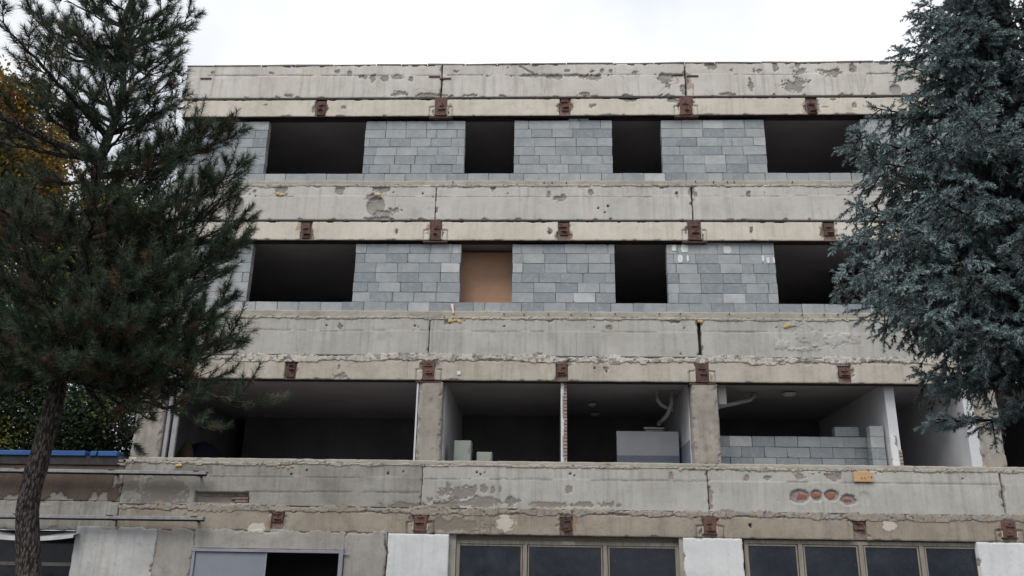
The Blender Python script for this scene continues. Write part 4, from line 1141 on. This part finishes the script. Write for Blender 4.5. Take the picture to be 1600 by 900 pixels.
def bez(p0, p1, p2, n):
    t = np.linspace(0, 1, n)[:, None]
    return (1 - t) ** 2 * p0 + 2 * t * (1 - t) * p1 + t * t * p2

def finish_tree(name, label, base, trunk_mat, needle_mat, trunk, trunk_r, lines, radii, shoots, nargs, twig_r):
    R_ = empty(name, tuple(float(v) for v in base)); tag(R_, label, 'tree')
    tq = np.linspace(0, len(trunk) - 1, 420)
    trunk_r = np.interp(tq, np.arange(len(trunk)), trunk_r); trunk = np.stack([np.interp(tq, np.arange(len(trunk)), trunk[:, k]) for k in range(3)], 1)
    V, F = tube_np([trunk], [trunk_r], 48)
    rgn = np.random.default_rng(3)
    Vc = V.copy()
    ctr = np.repeat(trunk, 48, axis=0); an = np.tile(np.arange(48) * 2 * math.pi / 48, len(trunk))
    zz_ = V[:, 2]
    ca_, sa_ = np.cos(an), np.sin(an)
    plate = fbm(ca_ * 3.2 + sa_ * 1.1 + zz_ * 1.2, sa_ * 3.2 + zz_ * 3.6, 12, 4); ridge = np.abs(fbm(ca_ * 5 + 7, sa_ * 5 + zz_ * 4.0, 33, 3) - 0.5)
    knob = np.clip(vnoise(zz_ * 2.1, zz_ * 0, 8) - 0.72, 0, 1) * 0.8
    Vc = ctr + (V - ctr) * (1 + 0.16 * (plate - 0.5) + 0.55 * np.clip(ridge, 0, 0.12) + knob * 0.5)[:, None]
    link('trunk', mesh_np('trunk', Vc, F, True), trunk_mat, R_)
    V, F = tube_np(lines, radii, 5)
    link('branches', mesh_np('branches', V, F, True), trunk_mat, R_)
    V, F, T = needles_mesh(shoots, **nargs)
    link('crown', mesh_np('crown', V, F, False, {'tint': T}), needle_mat, R_)
    return R_

def build_pine():
    rg = np.random.default_rng(21)
    YP = -8.0
    pts = [(38, 915), (47, 800), (66, 705), (88, 600), (107, 500), (128, 400), (150, 300), (171, 200), (192, 100), (205, 0), (214, -90), (222, -190)]
    T = [at(px, py, YP) for px, py in pts]
    T = np.array([T[0] + (T[0] - T[1]) / (T[0][2] - T[1][2]) * (0 - T[0][2])] + T)
    # smooth and slightly crooked
    tt = np.linspace(0, len(T) - 1, 60); TR = np.stack([np.interp(tt, np.arange(len(T)), T[:, k]) for k in range(3)], 1)
    TR[:, 0] += 0.03 * np.sin(tt * 2.3) + np.clip(TR[:, 2] - 6.5, 0, 9) * 0.035 * np.sin(tt * 3.1 + 1); TR[:, 1] += 0.05 * np.sin(tt * 1.7)
    TRr = np.interp(TR[:, 2], [0, 2.2, 4, 8, 12.0], [0.155, 0.120, 0.095, 0.045, 0.012])
    ztop = TR[-1, 2]
    def tpos(z): return np.array([np.interp(z, TR[:, 2], TR[:, k]) for k in range(3)])
    lines, radii, SP, SD, SL, STt = [], [], [], [], [], []
    def shoot(p, d, l, t): SP.append(p); SD.append(d); SL.append(l); STt.append(t)
    def branch(p0, tip, dens=1.0, dead=0.0, r0=None):
        L = np.linalg.norm(tip - p0)
        if L < 0.15: return
        d = (tip - p0) / L
        mid = p0 + d * L * 0.55 + np.array([0, 0, -0.10 * L + rg.normal(0, 0.05 * L)]) + rg.normal(0, 0.06 * L, 3) * np.array([1, 1, .4])
        n = max(6, int(L / 0.12)); C = bez(p0, mid, tip, n)
        C[1:-1] += rg.normal(0, 0.012, (n - 2, 3))
        r0 = r0 or 0.012 + 0.016 * L
        lines.append(C); radii.append(np.linspace(r0, 0.006, n))
        s = 0.16 + 0.12 * rg.random()
        side = 1
        while s < 1.0:
            i = min(int(s * (n - 1)), n - 2); q = C[i]; dd = C[i + 1] - C[i]; dd /= np.linalg.norm(dd)
            lat = np.cross(dd, [0, 0, 1.0]); lat /= np.linalg.norm(lat) + 1e-9
            l2 = (0.30 * L * (1.05 - s) + 0.20) * rg.uniform(0.65, 1.25)
            u = dd * rg.uniform(0.55, 0.95) + lat * side * rg.uniform(0.4, 1.0) + np.array([0, 0, rg.uniform(-0.15, 0.55)])
            u /= np.linalg.norm(u)
            e = q + u * l2 + np.array([0, 0, 0.10 * l2])
            m_ = q + u * l2 * 0.5 + np.array([0, 0, -0.06 * l2])
            C2 = bez(q, m_, e, 6)
            lines.append(C2); radii.append(np.linspace(0.010, 0.004, 6))
            k = 0.30
            while k < 1.0:
                a_ = C2[min(int(k * 5), 4)]; dd2 = C2[min(int(k * 5) + 1, 5)] - a_; dd2 = dd2 / (np.linalg.norm(dd2) + 1e-9)
                o_ = rg.normal(0, 0.55, 3); o_[2] = abs(o_[2]) + 0.25
                v = dd2 + o_; v /= np.linalg.norm(v)
                sl = rg.uniform(0.13, 0.25)
                tn = rg.uniform(0.0, 0.2) if rg.random() < dead else np.clip(rg.normal(0.6, 0.25), 0.22, 1)
                shoot(a_, v, sl, tn); lines.append(np.stack([a_, a_ + v * sl])); radii.append(np.array([0.005, 0.003]))
                k += rg.uniform(0.13, 0.24) / dens
            v = u + np.array([0, 0, 0.75]); v /= np.linalg.norm(v)
            sl = rg.uniform(0.18, 0.32)
            shoot(e, v, sl, np.clip(rg.normal(0.62, 0.17), 0.25, 1)); lines.append(np.stack([e, e + v * sl])); radii.append(np.array([0.005, 0.003]))
            side = -side; s += rg.uniform(0.05, 0.095) / max(0.5, L / 2.2) / dens
        v = C[-1] - C[-2]; v = v / np.linalg.norm(v) + np.array([0, 0, 0.3])
        for _ in range(3): shoot(tip, v + rg.normal(0, 0.35, 3), rg.uniform(0.16, 0.26), np.clip(rg.normal(0.6, 0.17), 0.25, 1))
    # boughs one can pick out in the photograph: tip pixel, distance in front of (+) or behind (-) the trunk, share of bare brown needles
    tips = [(28, 28, 0.1), (30, 75, -0.2), (68, 38, 0.3), (100, 2, -0.2), (150, -15, 0.3), (316, 30, 0.1), (300, 52, -0.3), (278, 8, 0.2), (255, -12, -0.3), (290, 80, 0.3), (292, 122, -0.1), (298, 155, 0.2),
            (350, 205, 0.2), (385, 210, 0.0), (335, 220, -0.3), (392, 262, 0.1), (370, 300, 0.3), (392, 340, 0.0), (385, 385, 0.2), (350, 430, 0.1), (372, 470, -0.1), (380, 540, 0.1), (345, 500, 0.3), (388, 520, -0.2), (318, 560, 0.2), (392, 372, -0.1), (340, 290, 0.6),
            (-70, 260, 0.3), (-60, 320, -0.2), (-90, 400, 0.4), (-60, 480, 0.2), (-20, 510, 0.8), (40, 520, 1.2), (110, 512, 1.3), (165, 525, 1.0), (60, 330, 1.0), (230, 330, 0.9), (250, 250, 0.6), (300, 230, 0.3),
            (150, 250, 1.0), (200, 440, 1.1), (280, 420, 0.7), (260, 500, 0.6), (60, 430, 1.2), (300, 350, 0.6), (100, 190, 0.5), (40, 130, 0.3), (265, 90, 0.3), (250, 160, 0.4), (80, 100, 0.4), (120, 60, 0.5), (190, 45, 0.6), (225, 20, 0.4), (160, 110, 0.7), (215, 120, 0.6), (205, 175, 0.7), (140, 20, 0.1), (60, 70, -0.3), (245, 60, -0.2), (185, 75, 0.5), (70, 175, 0.5), (120, 140, 0.6), (300, 470, 0.4), (-20, 570, 0.6), (130, 560, 0.7), (30, 598, 0.5), (150, 596, 0.5), (60, 572, 1.2), (240, 590, 0.4), (-10, 625, 0.2), (205, 565, 0.9), (110, 580, 1.2), (275, 560, 0.6), (330, 520, 0.2), (250, 625, 0.1), (70, 545, 0.9), (180, 500, 1.3)]
    for px, py, dy in tips:
        tip = at(px - (16 if px > 250 else 0) + (24 if px < 75 and py < 125 else 0), py, YP - dy)
        zo = np.clip(tip[2] - 0.55 * np.linalg.norm((tip - tpos(tip[2]))[:2]) * rg.uniform(0.5, 1.0), 4.1, ztop - 0.5)
        branch(tpos(zo), tip, 0.8 if py < 160 else 1.15, 0.10 if py < 500 else 0.24)
    # drooping, half bare lower boughs on the right
    for px, py, dy, de in ((402, 632, 0.1, 0.3), (200, 625, 0.3, 0.6), (262, 640, 0.4, 0.6), (300, 625, 0.2, 0.5), (228, 600, 0.5, 0.4), (312, 660, 0.3, 0.6), (235, 655, 0.2, 0.5), (345, 600, -0.1, 0.3), (205, 690, 0.0, 0.4), (285, 600, 0.2, 0.4)):
        tip = at(px, py, YP - dy)
        branch(tpos(np.clip(tip[2] + 0.9, 4.4, 6)), tip, 0.55, de)
    # whorls all round the stem fill the rest of the crown
    z = 4.7
    while z < ztop - 0.3:
        nb = 4 if z < 8 else 5; a0 = rg.uniform(0, 6.28)
        R0 = np.interp(z, [4.6, 5.5, 7.0, 8.4, 9.6, ztop], [1.6, 2.2, 2.2, 1.5, 1.05, 0.4])
        for k in range(nb):
            a_ = a0 + k * 6.283 / nb + rg.normal(0, 0.25)
            if z > 7.6 and rg.random() < 0.5: continue
            if rg.random() < 0.15: continue
            r_ = R0 * rg.choice([0.4, 0.6, 0.8, 0.95, 1.1]) * rg.uniform(0.85, 1.1)
            if 7.6 < z < 9.6 and math.cos(a_) < -0.2: r_ *= 0.5
            if z > 7.3 and (rg.random() < 0.45 or abs(math.sin(a_)) < 0.5): continue
            if math.cos(a_) > 0.3: r_ *= 0.72
            p0 = tpos(z)
            tip = p0 + np.array([math.cos(a_) * r_, math.sin(a_) * r_, r_ * rg.uniform(0.1, 0.4)])
            branch(p0, tip, 1.0 if z < 8.2 else 0.8, 0.30 if z < 7 else 0.14)
        z += rg.uniform(0.33, 0.45) if z < 8.2 else rg.uniform(0.34, 0.5)
    sh = (np.array(SP), np.array(SD), np.array(SL), np.array(STt))
    return finish_tree('pine_tree', 'tall dark green pine with bare leaning trunk on the left', TR[0], MT['pine_bark'], MT['pine_needle'], TR, TRr, lines, radii, sh,
                       dict(per=88, ln=(0.085, 0.135), wd=0.0056, ang=(0.6, 1.4), seed=5, along=(0.2, 1.0)), 0.004)
build_pine()

def build_spruce():
    rg = np.random.default_rng(44)
    YS = -11.1
    base = at(1655, 500, YS); bx = float(base[0])
    TR = np.stack([np.full(40, bx), np.full(40, YS), np.linspace(0, 12.6, 40)], 1)
    TRr = np.interp(TR[:, 2], [0, 3, 8, 12.6], [0.19, 0.15, 0.08, 0.01])
    lines, radii, SP, SD, SL, STt = [], [], [], [], [], []
    def shoot(p, d, l, t):
        SP.append(p); SD.append(d); SL.append(l); STt.append(t)
    def spray(q, u, l2, droop, tint, dens=1.0):
        """a flat branchlet with side shoots"""
        e = q + u * l2 + np.array([0, 0, -droop * l2])
        C2 = bez(q, q + u * l2 * 0.55 + np.array([0, 0, -0.15 * droop * l2]), e, 6)
        lines.append(C2); radii.append(np.linspace(0.006, 0.003, 6))
        lat = np.cross(u, [0, 0, 1.0]); lat /= np.linalg.norm(lat) + 1e-9
        ns = max(3, int(l2 / 0.036 * dens))
        for i in range(ns):
            t = (i + 0.5 + rg.uniform(-.3, .3)) / ns; f = t * 5; a_ = C2[int(min(f, 4))] + (C2[int(min(f, 4)) + 1] - C2[int(min(f, 4))]) * (f - int(min(f, 4)))
            dd = C2[min(int(f) + 1, 5)] - C2[min(int(f), 4)]; dd = dd / (np.linalg.norm(dd) + 1e-9)
            s_ = 1 if i % 2 else -1
            ph = rg.normal(0, 0.75) + (0 if s_ > 0 else math.pi)
            v = dd * rg.uniform(0.45, 0.85) + (lat * math.cos(ph) + np.cross(lat, dd) * math.sin(ph)) * rg.uniform(0.5, 0.85) + np.array([0, 0, -0.12])
            v /= np.linalg.norm(v)
            sl = rg.uniform(0.06, 0.105) * (1.15 - 0.4 * t)
            shoot(a_, v, sl, np.clip(tint + 0.15 * t + rg.normal(0, 0.09), 0, 1))
        v = (C2[-1] - C2[-2]); shoot(C2[-2], v / np.linalg.norm(v), 0.12, np.clip(tint + 0.25 + rg.normal(0, 0.08), 0, 1))
        shoot(C2[2], (C2[4] - C2[2]) / (np.linalg.norm(C2[4] - C2[2]) + 1e-9), 0.14, tint)
    def bough(p0, tip, dead=False, dens=1.0, hang=0.75, dr=1.0):
        L = np.linalg.norm(tip - p0)
        n = max(8, int(L / 0.1))
        mid = p0 + (tip - p0) * 0.55 + np.array([0, 0, -0.20 * L]) + rg.normal(0, 0.04 * L, 3)
        C = bez(p0, mid, tip, n); C[1:-1] += rg.normal(0, 0.008, (n - 2, 3))
        lines.append(C); radii.append(np.linspace(0.010 + 0.009 * L, 0.005, n))
        s = 0.12; side = 1
        while s < 0.99:
            f = s * (n - 1); i = min(int(f), n - 2); q = C[i] + (C[i + 1] - C[i]) * (f - i); dd = C[i + 1] - C[i]; dd /= np.linalg.norm(dd)
            lat = np.cross(dd, [0, 0, 1.0]); lat /= np.linalg.norm(lat) + 1e-9
            l2 = (0.22 * L * (1.02 - s) ** 0.7 + 0.14) * rg.uniform(0.75, 1.2)
            u = dd * rg.uniform(0.5, 0.85) + lat * side * rg.uniform(0.55, 0.95) + np.array([0, 0, rg.uniform(-0.1, 0.2)])
            u /= np.linalg.norm(u)
            inner = s < 0.45
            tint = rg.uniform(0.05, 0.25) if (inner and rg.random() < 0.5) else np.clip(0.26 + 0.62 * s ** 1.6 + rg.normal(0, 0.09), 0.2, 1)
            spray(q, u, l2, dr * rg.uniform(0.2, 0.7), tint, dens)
            if rg.random() < hang:      # hanging twigs under the bough
                h = np.array([rg.normal(0, 0.25), rg.normal(0, 0.25), -1.0]); h /= np.linalg.norm(h)
                spray(q, h + dd * 0.3, rg.uniform(0.14, 0.34), 0.0, rg.uniform(0.05, 0.5) if not dead else rg.uniform(0, 0.15), 0.7 if not dead else 0.45)
            side = -side; s += 0.065 / L * rg.uniform(0.7, 1.3)
        v = tip - C[-2]; v /= np.linalg.norm(v)
        for k in range(4):
            w_ = v + rg.normal(0, 0.3, 3); shoot(tip - v * 0.02, w_, rg.uniform(0.07, 0.13), rg.uniform(0.6, 0.95))
    tips = [(1424, 4, 0.0), (1445, 30, 0.3), (1384, 74, 0.0), (1408, 62, 0.2), (1402, 100, 0.3), (1462, 70, 0.5), (1400, 150, 0.2), (1346, 164, 0.1), (1322, 215, 0.0), (1322, 205, 0.4), (1332, 262, 0.2), (1360, 250, 0.5), (1314, 316, 0.1), (1345, 330, 0.5),
            (1304, 366, 0.0), (1296, 424, 0.1), (1330, 400, 0.5), (1335, 470, 0.4), (1375, 440, 0.7), (1440, 300, 0.9), (1430, 200, 0.8), (1470, 400, 1.0), (1500, 180, 1.0), (1400, 350, 0.7), (1420, 480, 0.8), (1500, 500, 0.9)]
    for px, py, dy in tips:
        tip = at(px + 20, py + 4, YS - dy)
        rad_ = math.hypot(tip[0] - bx, tip[1] - YS)
        bough(np.array([bx, YS, tip[2] + 0.02 * rad_ + rg.uniform(-0.05, 0.25)]), tip)
    z = 3.9
    while z < 12.3:
        nb = 8; a0 = rg.uniform(0, 6.28)
        R0 = np.interp(z, [3.7, 4.2, 4.7, 5.4, 6.1, 7.3, 12.4], [1.0, 1.28, 1.62, 1.42, 1.1, 0.84, 0.12])
        for k in range(nb):
            a_ = a0 + k * 6.283 / nb + rg.normal(0, 0.2)
            if 0.2 < math.sin(a_) and rg.random() < 0.6: continue       # thinner on the wall side
            if math.cos(a_) > 0.5 and rg.random() < 0.62: continue
            r_ = R0 * rg.uniform(0.68, 0.98)
            tip = np.array([bx + math.cos(a_) * r_, YS + math.sin(a_) * r_, z - rg.uniform(0.0, 0.14) * r_])
            bough(np.array([bx, YS, z]), tip)
        z += rg.uniform(0.23, 0.31)
    # old lower boughs, mostly dead hanging twigs
    for k in range(15):
        a_ = rg.uniform(2.3, 5.2); r_ = rg.uniform(0.8, 1.3); z = rg.uniform(3.6, 4.1)
        bough(np.array([bx, YS, z]), np.array([bx + math.cos(a_) * r_, YS + math.sin(a_) * r_, z - 0.1]), True, 0.5)
    for px, py, dy in ((1462, 655, 0.1), (1484, 590, 0.2), (1590, 628, 0.3), (1474, 604, 0.0)):
        tip = at(px, py, YS - dy)
        bough(np.array([bx, YS, tip[2] + 0.35]), tip, False, 1.0, 0.06, 0.25)
    sh = (np.array(SP), np.array(SD), np.array(SL), np.array(STt))
    return finish_tree('spruce_tree', 'blue-green spruce with dense drooping boughs on the right', TR[0], MT['spruce_bark'], MT['spruce_needle'], TR, TRr, lines, radii, sh,
                       dict(per=31, ln=(0.024, 0.041), wd=0.0092, ang=(0.7, 1.3), seed=6, along=(0.0, 1.05)), 0.003)
build_spruce()

# ------------------------------------------------------------------ broadleaved trees beyond the wing
def leafy_tree(name, label, base, height, crown_c, crown_r, n_leaf, leaf, mat, seed, tint=(0.5, 0.25), group=None, trunk_r=0.16):
    rg = np.random.default_rng(seed)
    R_ = empty(name, base); tag(R_, label, 'tree', group)
    base = np.array(base, float); cc = np.array(crown_c, float); cr = np.array(crown_r, float)
    T = bez(base, base * 0.5 + cc * 0.5 + rg.normal(0, 0.2, 3), cc + np.array([0, 0, cr[2] * 0.5]), 16)
    lines = [T]; radii = [np.linspace(trunk_r, 0.03, 16)]
    clumps = []
    for k in range(46):
        d = rg.normal(size=3); d /= np.linalg.norm(d)
        c = cc + d * cr * rg.uniform(0.35, 1.0) ** 0.6
        clumps.append(c)
        p0 = T[int(np.clip(8 + (c[2] - cc[2]) / cr[2] * 5, 4, 14))]
        lines.append(bez(p0, (p0 + c) / 2 + rg.normal(0, 0.2, 3), c, 8)); radii.append(np.linspace(0.045, 0.008, 8))
    V, F = tube_np(lines[:1], radii[:1], 10); link('trunk', mesh_np('trunk', V, F, True), MT['pine_bark'], R_)
    V, F = tube_np(lines[1:], radii[1:], 5); link('branches', mesh_np('branches', V, F, True), MT['pine_bark'], R_)
    cl = np.array(clumps)[rg.integers(0, len(clumps), n_leaf)]
    ctint = rg.normal(tint[0], tint[1], len(clumps))
    ci = rg.integers(0, len(clumps), n_leaf)
    P = np.array(clumps)[ci] + rg.normal(0, 1, (n_leaf, 3)) * cr * 0.17
    A = rg.normal(size=(n_leaf, 3)); A[:, 2] -= 0.4; A /= np.linalg.norm(A, axis=1)[:, None]
    N = rg.normal(size=(n_leaf, 3)); Bv = np.cross(A, N); Bv /= np.linalg.norm(Bv, axis=1)[:, None]
    l = leaf * rg.uniform(0.7, 1.3, (n_leaf, 1))
    V = np.stack([P, P + A * l * 0.5 + Bv * l * 0.33, P + A * l, P + A * l * 0.5 - Bv * l * 0.33], 1).reshape(-1, 3)
    F = np.arange(len(V)).reshape(-1, 4)
    T_ = np.repeat(np.clip(ctint[ci] + rg.normal(0, 0.12, n_leaf), 0, 1), 4)
    link('crown', mesh_np('crown', V, F, False, {'tint': T_}), MT[mat], R_)
g = 'trees beyond the wing'
leafy_tree('autumn_tree', 'orange autumn tree showing behind the pine at the left edge', (-17.3, 9.0, 0), 12, tuple(at(0, 245, 9.0)), (2.4, 2.0, 3.0), 40000, 0.16, 'autumn_leaf', 71, (0.52, 0.22), g)
leafy_tree('yellowing_tree', 'yellowing green tree behind the pine, beside the building corner', (-13.6, 8.5, 0), 9, tuple(at(165, 445, 8.5)), (2.5, 1.9, 3.2), 34000, 0.15, 'yellow_leaf', 72, (0.68, 0.24), g)
leafy_tree('dark_tree', 'dark olive tree behind the lower crown of the pine at the left edge', (-17.5, 6.5, 0), 9, tuple(at(10, 470, 6.4)), (3.2, 1.9, 3.0), 24000, 0.13, 'yellow_leaf', 73, (0.36, 0.25), g)
leafy_tree('dark_shrub_tree', 'low dark green tree just above the blue metal edge', (-12.8, 4.5, 3.98), 4, (-12.6, 4.2, 5.4), (2.7, 1.3, 1.8), 26000, 0.10, 'dark_leaf', 74, (0.5, 0.28), g, 0.07)
leafy_tree('dark_shrub_tree', 'dark shrubby tree with a few yellow leaves at the far left above the blue edge', (-16.6, 4.0, 3.98), 4, (-16.2, 3.8, 5.5), (2.4, 1.2, 1.9), 24000, 0.10, 'yellow_leaf', 75, (0.3, 0.3), g, 0.07)
